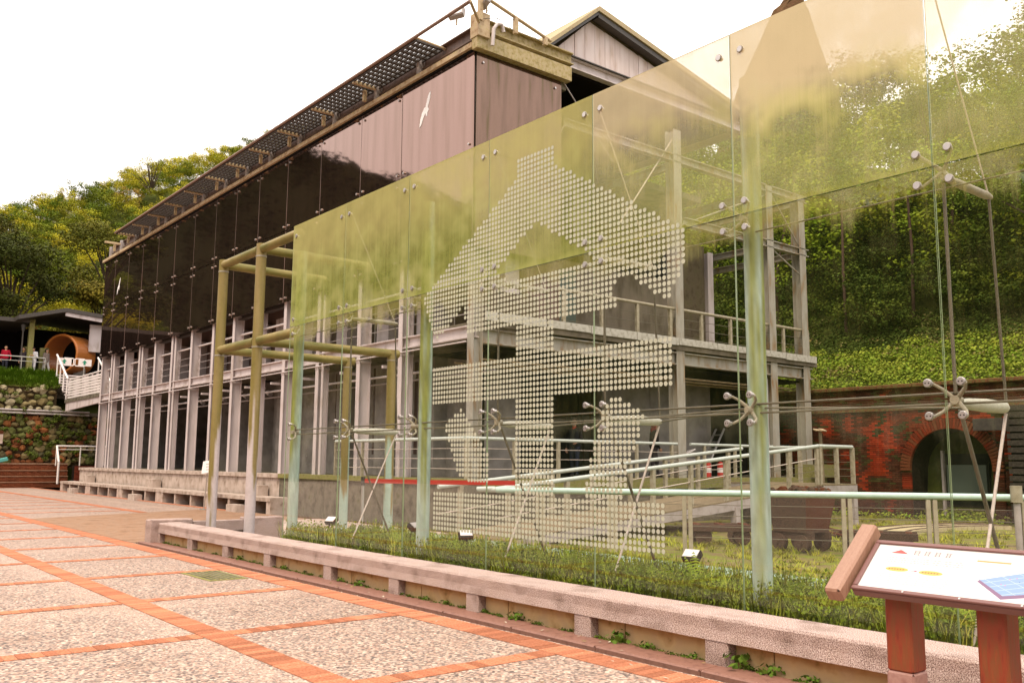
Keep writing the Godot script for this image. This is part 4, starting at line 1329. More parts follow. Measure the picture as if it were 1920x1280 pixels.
	# ladder, extinguishers, crate under the balcony
	var ld := thing("ladder", "aluminium ladder leaning under the balcony", "ladder", V(-19.6, 1.25, -24))
	for s in [0.0, .45]: cy("stile", V(-18.7 - s, 1.25, -23.0 - s * .3), V(-19.4 - s, 2.85, -25.0 - s * .3), .04, M.alu, ld, 6)
	for k in 6:
		var p := V(-18.7, 1.25, -23.0).lerp(V(-19.4, 2.85, -25.0), .12 + k * .15)
		cy("rung", p, p + V(-.45, 0, -.135), .025, M.alu, ld, 6)
	for q in [[V(-18.6, 1.25, -23.1), "red fire extinguisher nearest the ladder foot"], [V(-18.6, 1.25, -23.75), "red fire extinguisher beside the column under the balcony"]]:
		var fe := thing("fire_extinguisher", q[1], "fire extinguisher", q[0], "fire extinguishers under the balcony")
		var mb := MB.new()
		mb.tube([q[0], q[0] + V(0, .42, 0), q[0] + V(0, .5, 0)], [.11, .11, .04], 12)
		obj("cylinder", mb, M.red, fe)
		cy("label_band", q[0] + V(0, .15, 0), q[0] + V(0, .3, 0), .113, M.white_paint, fe, 12)
		cy("valve", q[0] + V(0, .5, 0), q[0] + V(0, .57, 0), .03, M.black, fe, 8)
	var wb := thing("white_box", "open white box on a stand beside the ladder", "box", V(-18.8, 1.25, -22.2))
	var lidb := MB.new()
	lidb.box(V(-18.8, 1.98, -22.2), V(.5, .03, .6), Basis.from_euler(V(.35, 0, .2)))
	obj("lid", lidb, M.white_paint, wb)
	bx("tray", V(-19.0, 1.7, -22.5), V(-18.6, 1.82, -21.9), M.grey_steel, wb)
	for s in [-22.45, -21.95]: bx("leg", V(-18.82, 1.25, s - .03), V(-18.76, 1.7, s + .03), M.grey_steel, wb)
	# queue barriers with red belt
	var sn := [V(-16.55, .03, -9.5), V(-14.9, .03, -10.0)]
	for i in 2:
		var s := thing("queue_post", ["silver queue post left of the red belt", "silver queue post in the middle of the red belt"][i], "queue barrier", sn[i], "queue posts behind the glass")
		var mb := MB.new()
		mb.tube([sn[i], sn[i] + V(0, .02, 0), sn[i] + V(0, .05, 0)], [.17, .16, .04], 16)
		obj("base", mb, M.chrome, s)
		cy("pole", sn[i] + V(0, .05, 0), sn[i] + V(0, 1.15, 0), .03, M.alu, s)
		cy("head", sn[i] + V(0, 1.15, 0), sn[i] + V(0, 1.32, 0), .045, M.dark_steel, s)
	for q in [[sn[0], sn[1], "red belt stretched between the two queue posts"], [sn[1], V(-12.9, .05, -10.6), "red belt running from the middle queue post to the right"]]:
		var bl := MB.new()
		var u: Vector3 = q[0] + V(0, 1.24, 0); var v2: Vector3 = q[1] + V(0, 1.24, 0)
		var dd: Vector3 = (v2 - u)
		bl.box((u + v2) / 2, V(dd.length() - .09, .085, .006), Basis(dd.normalized(), Vector3.UP, dd.normalized().cross(Vector3.UP)))
		tag(obj("red_belt", bl, M.red), q[2], "belt")
	# small floor lamps in the planting bed
	for q in [[V(-14.0, .3, -7.45), 0.4, "small silver floor lamp half hidden in grass at the left end"], [V(-10.3, .3, -7.55), 1.1, "black and silver floor lamp with a cable tripod beside the second green post"], [V(-6.6, .3, -7.9), .2, "square floor lamp with a white face right of the dotted emblem"], [V(-12.0, .3, -7.8), 2.0, "short black spot lamp tilted up beside the rods"]]:
		var fl := thing("floor_lamp", q[2], "floor lamp", q[0], "floor lamps in the planting bed")
		var bb := Basis.from_euler(V(-.9, q[1], 0))
		var at: Vector3 = q[0] + V(0, .36, 0)
		var mb := MB.new()
		mb.cbox(at, V(.20, .14, .08), .012, bb)
		obj("housing", mb, M.black, fl)
		var fm := MB.new()
		fm.box(at + bb * V(0, 0, .043), V(.17, .11, .01), bb)
		obj("face", fm, M.white_paint if q[1] < .5 else M.chrome, fl)
		var st := MB.new()
		for a in 3: st.cyl(at, q[0] + V(cos(a * 2.1) * .14, 0, sin(a * 2.1) * .14), .012, .012, 6)
		obj("stand", st, M.black, fl)

func boulder(r: float, sd: int) -> ArrayMesh:
	var mb := MB.new()
	var nn := noise(1.1, FastNoiseLite.TYPE_SIMPLEX, 2, sd)
	var P := func(i: int, k: int) -> Vector3:
		var th := PI * i / 5.0; var ph := TAU * (k % 7) / 7.0
		var d := V(sin(th) * cos(ph), cos(th), sin(th) * sin(ph))
		return d * r * (1.0 + .45 * nn.get_noise_3dv(d * 1.3))
	for i in 5:
		for k in 7:
			var a: Vector3 = P.call(i, k); var b: Vector3 = P.call(i, k + 1); var c: Vector3 = P.call(i + 1, k + 1); var d: Vector3 = P.call(i + 1, k)
			if i > 0:
				if (b - a).cross(c - a).dot(a) > 0: mb.tri(a, b, c)
				else: mb.tri(a, c, b)
			if i < 4:
				if (c - a).cross(d - a).dot(a + d) > 0: mb.tri(a, c, d)
				else: mb.tri(a, d, c)
	return mb.mesh()

# ---------- terrace on the left ----------
func terrace() -> void:
	var fl := MB.new()
	fl.span(V(-84, 5.5, -19), V(-63.0, 7.0, 12))
	structure(obj("terrace", fl, M.dark_concrete), "upper terrace floor above the stone retaining walls")
	var gsl := MB.new()
	gsl.quad(V(-61.5, 6.05, 12), V(-61.5, 6.05, -13.6), V(-63.0, 7.0, -13.6), V(-63.0, 7.0, 12))
	structure(obj("bank", gsl, M.yard), "grassy bank between the stone wall and the terrace")
	var tone := func(x: float, y: float) -> Color: return Color(.30, .10, .05) * rnd(.7, 1.15) * (.75 if y < .1 else 1.0)
	var bw := thing("low_brick_wall", "low red brick wall with projecting courses at the far end of the plaza", "brick wall", V(-60, 0, -9))
	var mb := MB.new()
	for r in 4: brickwork(mb, V(-60 - r * .12, r * .34, -3.5), V(0, 0, -1), 10.6, .34, func(_a: float, _b: float) -> bool: return true, tone)
	tag(obj("brick", mb, M.bricks, bw), "", "", "", "stuff")
	bx("backing", V(-60.9, -.4, -14.1), V(-60.45, 1.36, 10), M.mortar_dark, bw)
	for r in 3: bx("ledge", V(-60.3 - r * .12, .30 + r * .34, -14.1), V(-59.93 - r * .12, .345 + r * .34, -3.5), M.terracotta, bw)
	bx("coping", V(-60.9, 1.36, -14.1), V(-60.3, 1.44, -3.5), M.terracotta, bw)
	var rb := MB.new()
	brickwork(rb, V(-58.6, 0, -14.1), V(0, 0, -1), 2.2, 1.3, func(_a: float, _b: float) -> bool: return true, func(_a: float, _b: float) -> Color: return Color(.2, .05, .03) * rnd(.7, 1.1))
	var sw := thing("dark_brick_wall", "dark red brick wall beside the stair rail at the platform end", "brick wall", V(-58.6, 0, -15))
	tag(obj("brick", rb, M.bricks, sw), "", "", "", "stuff")
	bx("backing", V(-59.2, 0, -16.3), V(-58.65, 1.32, -14.1), M.mortar_dark, sw)
	# dry stone walls, stone by stone
	var shapes := []
	for i in 6: shapes.append(boulder(.24, 40 + i))
	var sm := []
	for c in [[.30, .24, .12], [.22, .17, .08], [.33, .13, .05], [.14, .15, .05], [.40, .34, .22], [.24, .09, .04], [.10, .09, .05]]: sm.append(mott([lin(c[0] * .6, c[1] * .6, c[2] * .6), lin(c[0], c[1], c[2]), lin(c[0] * .75, c[1] * .8, c[2] * .7)], .8, .9, .02, .4))
	for q in [["stone_wall", "lower rough stone retaining wall, reddish and mossy", -60.9, 1.44, 4.45, -8.6, -16.6, 0], ["stone_wall", "upper stone retaining wall of yellowish rounded stones under the grass bank", -61.5, 4.6, 6.1, -8.6, -13.5, 1]]:
		var w := thing(q[0], q[1], "stone wall", V(q[2], q[3], q[5]), "stone retaining walls")
		bx("backing", V(q[2] - .5, q[3] - .3, q[6]), V(q[2] - .12, q[4], 10), M.soil, w)
		var y: float = q[3] + .15
		var row := 0
		while y < q[4]:
			var z: float = q[5] + (.2 if row % 2 else 0.0)
			while z > q[6]:
				var t: int = [2, 3, 1, 5, 6, 3, 0][R.randi_range(0, 6)] if q[7] == 0 else [0, 1, 4, 0, 3, 4, 1][R.randi_range(0, 6)]
				var s := rnd(.7, 1.25)
				inst("stone", shapes[R.randi_range(0, 5)], sm[t], w, V(q[2] + rnd(-.06, .05), y + rnd(-.1, .1), z + rnd(-.05, .05)), Basis.from_euler(V(rnd(-.9, .9), rnd(-.6, .6), rnd(-.5, .5))).scaled(V(.75, s * rnd(.6, 1.05), s * rnd(.85, 1.2))))
				z -= rnd(.38, .48)
			y += .36
			row += 1
	bx_structure("stone_ledge", V(-61.6, 4.35, -16.6), V(-60.75, 4.55, 10), M.dark_concrete, "narrow ledge between the two stone walls")
	var pp := thing("pipe_run", "pair of grey pipes along the ledge between the stone walls", "pipe", V(-60.9, 4.6, -10))
	for q in [4.68, 4.5]: cy("pipe", V(-60.75, q, 6), V(-60.6, q - .12, -15.2), .06, M.grey_steel, pp, 8)
	# railing, lamp, pillars
	var tr := thing("terrace_railing", "thin steel railing along the edge of the upper terrace", "railing", V(-63.1, 7, -8))
	for h in [8.02, 7.75]: cy("rail", V(-63.1, h, 6), V(-63.1, h, -13.0), .035 if h > 8 else .02, M.alu, tr, 8)
	for k in 8: cy("post", V(-63.1, 7, -13.0 + k * 1.35), V(-63.1, 8.02, -13.0 + k * 1.35), .03, M.alu, tr, 8)
	var lp := thing("lamp_post", "slim dark lamp post on the upper terrace", "street lamp", V(-63.6, 7, -11.7))
	cy("pole", V(-63.6, 7, -11.7), V(-63.6, 9.7, -11.7), .05, M.dark_steel, lp, 8)
	var lh := MB.new()
	lh.tube([V(-63.6, 9.7, -11.7), V(-63.6, 10.0, -11.7), V(-63.6, 10.05, -11.7), V(-63.6, 10.15, -11.7)], [.08, .15, .19, .03], 10)
	obj("lantern", lh, M.dark_steel, lp)
	for q in [[-12.2, "olive ticket pillar behind the person in dark clothes", "pillar"], [-13.15, "olive ticket pillar beside the wooden tunnel ring", "pillar"]]:
		var mb2 := MB.new()
		mb2.cbox(V(-64.4, 7.9, q[0]), V(.3, 1.8, .55), .03)
		tag(obj("info_pillar", mb2, M.moss_concrete), q[1], q[2])
	# canopy, dark rooms and the round wooden portal
	var c := thing("entrance_pavilion", "low dark pavilion with a two-part flat canopy on the terrace", "pavilion", V(-66, 7, -12))
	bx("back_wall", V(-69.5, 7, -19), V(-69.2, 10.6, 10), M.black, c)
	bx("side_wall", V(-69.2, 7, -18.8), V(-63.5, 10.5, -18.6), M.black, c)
	bx("flat_roof", V(-70, 10.25, -12.3), V(-63.6, 10.5, 10), M.dark_steel, c)
	var rf := MB.new()
	rf.prism(PackedVector2Array([Vector2(-11.2, 10.3), Vector2(-13.9, 11.05), Vector2(-17.6, 10.75), Vector2(-17.6, 10.98), Vector2(-13.9, 11.3), Vector2(-11.2, 10.55)]), V(-62.6, 0, 0), V(0, 0, 1), Vector3.UP, V(-7.5, 0, 0))
	obj("canopy", rf, M.dark_steel, c)
	var fs := MB.new()
	fs.prism(PackedVector2Array([Vector2(-13.9, 10.8), Vector2(-17.5, 10.48), Vector2(-17.5, 10.75), Vector2(-13.9, 11.04)]), V(-62.7, 0, 0), V(0, 0, 1), Vector3.UP, V(-.12, 0, 0))
	obj("fascia", fs, M.white_steel, c)
	bx("pillar", V(-63.9, 7, -12.35), V(-63.6, 10.5, -12.05), M.moss_concrete, c)
	bx("panel", V(-63.6, 8.7, -17.0), V(-63.45, 10.5, -15.6), M.white_steel, c)
	bx("desk", V(-64.8, 7, -15.6), V(-63.9, 7.9, -14.9), M.wall_grey, c)
	var rg := thing("wooden_portal", "round orange wooden tunnel portal on the terrace", "portal", V(-64.5, 7, -14.2))
	var ax := V(-.62, 0, -.78).normalized()
	var bs := Basis(ax.cross(Vector3.UP).normalized(), Vector3.UP, -ax)
	var cen := V(-63.9, 8.45, -14.05)
	var st := MB.new()
	st.cbox(V(0, 1.25, -.85), V(.2, .1, 1.7), .008)
	var stm := st.mesh()
	for i in 40: inst("stave", stm, M.orange_wood, rg, cen, bs * Basis(V(0, 0, 1), TAU * i / 40.0))
	var rim := MB.new()
	var ring_pts := []
	for i in 37: ring_pts.append(cen + bs * V(cos(TAU * i / 36.0) * 1.245, sin(TAU * i / 36.0) * 1.245, .02))
	rim.tube(ring_pts, [.09], 8, false)
	obj("rim", rim, M.orange_wood, rg)
	# bridge from the terrace stairs to the gallery
	var b := thing("footbridge", "white steel footbridge with a slatted side linking stairs and gallery", "footbridge", V(-55, 5, -14.6))
	bx("deck", V(-59.6, 5.05, -15.9), V(-51.3, 5.25, -13.5), M.dark_concrete, b)
	var beam := MB.new()
	beam.prism(PackedVector2Array([Vector2(-59.5, 4.55), Vector2(-51.3, 4.75), Vector2(-51.3, 5.05), Vector2(-59.5, 5.05)]), V(0, 0, -13.55), V(1, 0, 0), Vector3.UP, V(0, 0, -.1))
	obj("side_beam", beam, M.white_steel, b)
	for k in 7: bx("slat", V(-59.3, 5.3 + k * .155, -13.62 + .02 * (k % 2)), V(-51.4, 5.40 + k * .155, -13.58 + .02 * (k % 2)), M.white_paint, b)
	for k in 9: bx("post", V(-59.3 + k * .98, 5.2, -13.7), V(-59.22 + k * .98, 6.45, -13.63), M.white_steel, b)
	cy("rail", V(-59.3, 6.45, -13.65), V(-51.4, 6.5, -13.65), .04, M.white_paint, b, 8)
	var s := thing("terrace_stairs", "short white stairs with white handrails up to the terrace", "stairs", V(-61, 5.2, -14.6))
	for k in 9: bx("step", V(-59.5 - k * .36 - .42, 5.25 + k * .195 + .1, -16.0), V(-59.5 - k * .36, 5.25 + k * .195 + .18, -13.6), M.white_steel, s)
	for z in [-13.55, -16.0]:
		cy("handrail", V(-59.4, 6.5, z), V(-62.6, 8.25, z), .06, M.white_paint, s, 8)
		for k in 4: cy("post", V(-59.5 - k * .95, 5.3 + k * .52, z), V(-59.5 - k * .95, 6.5 + k * .52, z), .04, M.white_paint, s, 8)
		bx("stringer", V(-59.6, 5.2, z - .03), V(-59.4, 5.6, z + .03), M.white_steel, s)
	for q in [[-13.95, "white gate board with a green arrow, left of the pair", 1.0], [-15.15, "white gate board with a green arrow, right of the pair", -1.0]]:
		var t := thing("gate_board", q[1], "sign", V(-62.4, 7, q[0]), "arrow gate boards at the stair head")
		bx("board", V(-62.44, 7.62, q[0] - .42), V(-62.38, 8.06, q[0] + .36), M.white_paint, t)
		var loop := MB.new()
		var lpz: float = q[0] - .4 * q[2]
		loop.tube([V(-62.41, 8.06, q[0]), V(-62.41, 8.06, lpz - .1 * q[2]), V(-62.41, 7.98, lpz - .24 * q[2]), V(-62.41, 7.7, lpz - .24 * q[2]), V(-62.41, 7.6, lpz - .1 * q[2]), V(-62.41, 7.6, q[0])], [.035], 8)
		obj("loop", loop, M.white_paint, t)
		var ar := MB.new()
		ar.prism(PackedVector2Array([Vector2(-.06, -.14), Vector2(.06, -.14), Vector2(.06, .0), Vector2(.15, .0), Vector2(0, .16), Vector2(-.15, .0), Vector2(-.06, .0)]), V(-62.375, 7.84, q[0]), V(0, 0, -1), Vector3.UP, V(.006, 0, 0))
		obj("arrow", ar, M.green_sign, t)
		cy("post", V(-62.41, 7, q[0]), V(-62.41, 7.62, q[0]), .03, M.alu, t, 8)
	# stair rail on the low brick wall, notice board and teal lamp at the picture's edge
	var lr := thing("stair_railing", "white steel railing with a sloping end beside the platform bench", "railing", V(-58, 1.3, -13.6))
	cy("rail", V(-58.4, 2.45, -13.0), V(-58.4, 2.45, -16.4), .05, M.white_paint, lr, 8)
	cy("rail", V(-58.4, 2.45, -13.0), V(-56.6, 1.5, -12.75), .06, M.white_paint, lr, 8)
	cy("post", V(-56.6, 1.5, -12.75), V(-56.6, .3, -12.75), .06, M.white_paint, lr, 8)
	for z in [-13.0, -14.3, -15.4, -15.65, -15.9, -16.15, -16.4]: cy("post", V(-58.4, 1.3, z), V(-58.4, 2.45, z), .035, M.white_paint, lr, 8)
	cy("rail", V(-58.4, 2.25, -13.0), V(-58.4, 2.25, -16.4), .025, M.white_paint, lr, 6)
	var nb := thing("notice_board", "small pale notice board on a post before the stone wall", "notice board", V(-59.8, 1.4, -9.9))
	bx("board", V(-59.9, 2.55, -10.4), V(-59.84, 3.1, -8.9), M.concrete, nb)
	bx("header", V(-59.92, 3.12, -10.4), V(-59.82, 3.3, -8.9), M.rust, nb)
	cy("post", V(-59.87, 1.3, -9.9), V(-59.87, 2.55, -9.9), .05, M.deck_wood, nb, 8)
	var tl := MB.new()
	tl.cbox(V(-59.6, 1.62, -10.45), V(.25, .22, .5), .03, Basis.from_euler(V(.25, 0, 0)))
	tag(obj("teal_lamp_box", tl, M.teal), "small teal lamp box lying on the low brick wall", "lamp")
	# white notice on a stand near the pipe frame
	var ns := thing("sign_stand", "small white notice on a thin stand before the stepped bench", "sign", V(-30.9, 0, -11.6))
	cy("pole", V(-30.9, 0, -11.6), V(-30.75, 1.25, -11.6), .018, M.alu, ns, 8)
	var bb := MB.new()
	bb.tube([V(-30.9, 0, -11.6), V(-30.9, .03, -11.6)], [.16, .14], 14)
	obj("base", bb, M.alu, ns)
	var bd := MB.new()
	var bbs := Basis.from_euler(V(-.25, .35, .12))
	bd.cbox(V(-30.7, 1.45, -11.6), V(.55, .44, .02), .004, bbs)
	obj("board", bd, M.white_paint, ns)
	var tx := MB.new()
	for k in 3: tx.box(V(-30.7, 1.45, -11.6) + bbs * V(.04, .1 - k * .1, .0125), V(.3 - .04 * k, .025, .003), bbs)
	obj("printed_line", tx, M.grey_steel, ns)

func bx_structure(called: String, a: Vector3, b: Vector3, m: Material, label: String) -> void:
	var s := MB.new()
	s.span(a, b)
	structure(obj(called, s, m), label)

# ---------- information board ----------
func board_print() -> ImageTexture:
	var w := 1200; var h := 400
	var im := Image.create(w, h, false, Image.FORMAT_RGB8)
	im.fill(Color(.78, .77, .765))
	R.seed = 77
	var g := Color(.56, .55, .55)
	# red hill mark and title glyph blocks built from strokes
	for y in 34: im.fill_rect(Rect2i(118 - int(y * 1.3) + (y % 5), 40 + y, int(y * 2.6) + 6, 1), Color(.62, .24, .22))
	for k in 4:
		var x := 190 + k * 52
		for s in 5: im.fill_rect(Rect2i(x + R.randi_range(0, 6), 36 + s * 9, R.randi_range(22, 36), 4), Color(.48, .42, .42))
		for s in 2: im.fill_rect(Rect2i(x + 6 + s * R.randi_range(14, 22), 36, 4, 42), Color(.48, .42, .42))
	for l in 3:
		var x := 70
		while x < 440:
			var ww := R.randi_range(6, 16)
			im.fill_rect(Rect2i(x, 110 + l * 18, ww, 8), g)
			x += ww + 5
	for l in 5:
		var x := 70
		while x < 420:
			var ww := R.randi_range(6, 16)
			im.fill_rect(Rect2i(x, 262 + l * 18, ww, 8), g.lightened(.15))
			x += ww + 5
	for e in [[150, 215], [318, 222]]:
		for y in range(-19, 20):
			var hw := int(58.0 * sqrt(1.0 - pow(y / 20.0, 2)))
			im.fill_rect(Rect2i(e[0] - hw, e[1] + y, hw * 2, 1), Color(.70, .60, .26))
		for k in 6: im.fill_rect(Rect2i(e[0] - 42 + k * 14, e[1] - 5, 9, 9), Color(.5, .34, .16))
	im.fill_rect(Rect2i(218, 217, 26, 4), Color(.55, .25, .32))
	for y in range(-8, 9): im.fill_rect(Rect2i(240, 219 + y, 16 - abs(y) * 2, 1), Color(.55, .25, .32))
	im.fill_rect(Rect2i(500, 74, 150, 14), Color(.72, .52, .30))
	for l in 3:
		for k in 14: im.fill_rect(Rect2i(500 + k * 11, 100 + l * 15, R.randi_range(5, 8), 5), Color(.48, .58, .60))
	# isometric blue plan with purple edge
	var poly := PackedVector2Array([Vector2(545, 235), Vector2(830, 90), Vector2(1130, 60), Vector2(1150, 180), Vector2(668, 345)])
	var edge := PackedVector2Array([Vector2(545, 235), Vector2(668, 345), Vector2(1150, 180), Vector2(1150, 205), Vector2(666, 374), Vector2(538, 250)])
	for y in range(56, 380):
		for x in range(530, 1152):
			var p := Vector2(x, y)
			if Geometry2D.is_point_in_polygon(p, edge): im.set_pixel(x, y, Color(.44, .32, .44))
			elif Geometry2D.is_point_in_polygon(p, poly):
				var u := (x - 700) * .42 + (y - 235) * .9
				var v := (y - 235) * .8 - (x - 700) * .55
				im.set_pixel(x, y, Color(.66, .72, .76) if fposmod(u, 38.0) < 2.5 or fposmod(v, 64.0) < 2.0 else Color(.46, .56, .70))
	for k in 22: im.fill_rect(Rect2i(R.randi_range(640, 1080), R.randi_range(140, 270), 5, 5), [Color(.75, .3, .5), Color(.2, .35, .6), Color(.45, .4, .6)][k % 3])
	return ImageTexture.create_from_image(im)

func info_board() -> void:
	var s := thing("information_board", "sloping wooden information board with a white map panel in the foreground", "information board", V(-2.3, 0, -4.95))
	var bl := V(-2.84, .97, -4.75)
	var up := V(0, .25, -.31)
	var L := up.length()
	var by := up.normalized()
	var bz := V(1, 0, 0).cross(by)
	var b := Basis(V(1, 0, 0), by, bz)
	var W := 1.42
	var c := bl + V(W / 2, 0, 0) + up / 2
	var tray := MB.new()
	tray.cbox(c - bz * .03, V(W, L, .05), .008, b)
	obj("tray", tray, M.sign_frame, s)
	for q in [[V(0, -L / 2 + .014, 0), V(W, .028, .014)], [V(0, L / 2 - .014, 0), V(W, .028, .014)], [V(-W / 2 + .014, 0, 0), V(.028, L - .056, .014)], [V(W / 2 - .014, 0, 0), V(.028, L - .056, .014)]]:
		var f := MB.new()
		f.cbox(c + b * q[0] + bz * .002, q[1], .004, b)
		obj("frame", f, M.sign_frame, s)
	var p := MB.new()
	var hx := V(W / 2 - .026, 0, 0); var hy := by * (L / 2 - .026)
	p.quad(c - hx - hy - bz * .002, c + hx - hy - bz * .002, c + hx + hy - bz * .002, c - hx + hy - bz * .002)
	var m := StandardMaterial3D.new()
	m.albedo_texture = board_print()
	m.roughness = .3
	obj("panel", p, m, s)
	for k in 4: cy("screw", bl + V(.3 + .3 * k, 0, 0) + b * V(0, .012, .008), bl + V(.3 + .3 * k, 0, 0) + b * V(0, .012, .012), .006, M.chrome, s, 8)
	for x in [-2.905, -2.905 + W + .13]:
		var ck := MB.new()
		ck.cbox(V(x, 0, 0) + V(0, bl.y, bl.z) + up * .5 + bz * .012, V(.10, L + .16, .09), .012, b)
		obj("side_arm", ck, M.sign_wood, s)
	for x in [-2.64, -2.145, -1.65]:
		var po := MB.new()
		po.cbox(V(x, .745, -4.95), V(.15, .41, .15), .01)
		obj("post", po, M.sign_post, s)
		var pf := MB.new()
		pf.cbox(V(x, .26, -4.95), V(.156, .56, .156), .01)
		obj("post_base", pf, M.post_pink, s)
		bx("bearer", V(x - .05, .95, -5.03), V(x + .05, 1.0, -4.87), M.sign_wood, s)

# ---------- plants ----------
func leaf_clump(n: int, size: float, sd: int, flat := .75) -> ArrayMesh:
	var r := RandomNumberGenerator.new()
	r.seed = sd
	var mb := MB.new()
	for i in n:
		var d := V(r.randfn(), r.randfn(), r.randfn()).normalized()
		var p := d * pow(r.randf(), .4) * V(1, flat, 1)
		var nn := (d + V(r.randfn(), r.randfn() + .9, r.randfn()) * .55).normalized()
		var t := nn.cross(V(r.randfn(), r.randfn(), r.randfn()).normalized()).normalized()
		var u := nn.cross(t)
		var s := size * r.randf_range(.6, 1.25)
		var k := r.randf_range(.62, 1.35)
		mb.col = Color(k * r.randf_range(.9, 1.12), k, k * .9)
		var tip := p + t * s; var a := p + u * s * .36 + t * s * .45; var b := p - u * s * .36 + t * s * .45
		mb.trin(p, b, tip, nn, nn, nn)
		mb.trin(p, tip, a, nn, nn, nn)
	return mb.mesh()

func scatter(called: String, mesh: Mesh, items: Array, m: Material, parent: Node) -> MultiMeshInstance3D:
	var mm := MultiMesh.new()
	mm.transform_format = MultiMesh.TRANSFORM_3D
	mm.use_colors = true
	mm.mesh = mesh
	mm.instance_count = items.size()
	for i in items.size():
		mm.set_instance_transform(i, items[i][0])
		mm.set_instance_color(i, items[i][1])
	var o := MultiMeshInstance3D.new()
	o.multimesh = mm
	o.material_override = m
	if parent == null:
		o.name = numbered(called)
		add_child(o)
	else:
		o.name = called
		parent.add_child(o, true)
		o.position = -origin_of(parent)
	return o

func tint(c: Color, k := .25) -> Color:
	var f := rnd(1.0 - k, 1.0 + k)
	return Color(c.r * f * rnd(.92, 1.1), c.g * f, c.b * f)

func crown_items(items: Array, at: Vector3, rad: Vector3, n: int, cr: float, c: Color) -> void:
	for i in n:
		var d := V(R.randfn(), R.randfn() + .25, R.randfn()).normalized()
		var p := at + d * rad * pow(R.randf(), .33)
		var s := cr * rnd(.65, 1.25)
		items.append([Transform3D(Basis.from_euler(V(rnd(-.4, .4), rnd(0, TAU), rnd(-.4, .4))).scaled(V(s, s * .8, s)), p), tint(c)])

func tree(called: String, label: String, at: Vector3, h: float, spread: float, c: Color, mesh: Mesh, nblob: int, open: float, cr: float, group := "") -> void:
	var t := thing(called, label, "tree", at, group)
	var tr := MB.new()
	var pts := []
	var rads := []
	var lean := V(rnd(-.12, .12), 0, rnd(-.12, .12)) * h
	for i in 6:
		var f := i / 5.0
		pts.append(at + V(rnd(-.1, .1), h * .72 * f - .3, rnd(-.1, .1)) + lean * f * f)
		rads.append(lerpf(h * .022, h * .007, f))
	tr.tube(pts, rads, 8)
	var items := []
	for i in nblob:
		var a := TAU * i / nblob * 1.62 + rnd(-.4, .4)
		var hh := lerpf(.42, 1.0, (i + .5) / nblob)
		var rr := spread * (.95 - .62 * absf(hh - .62) * 1.6) * rnd(.55, 1.0)
		var e := at + V(cos(a) * rr, h * hh * rnd(.92, 1.0), sin(a) * rr) + lean * hh
		var b: Vector3 = pts[clampi(1 + int(hh * 4.0) - 1, 1, 4)]
		tr.tube([b, b.lerp(e, .5) + V(0, h * .04, 0), e], [h * .009, h * .006, h * .003], 6)
		crown_items(items, e, V(1, .62, 1) * spread * rnd(.36, .52), int(16 * open), cr, c)
	obj("trunk", tr, M.bark, t)
	tag(scatter("crown", mesh, items, M.leaf, t), "", "", "", "stuff")

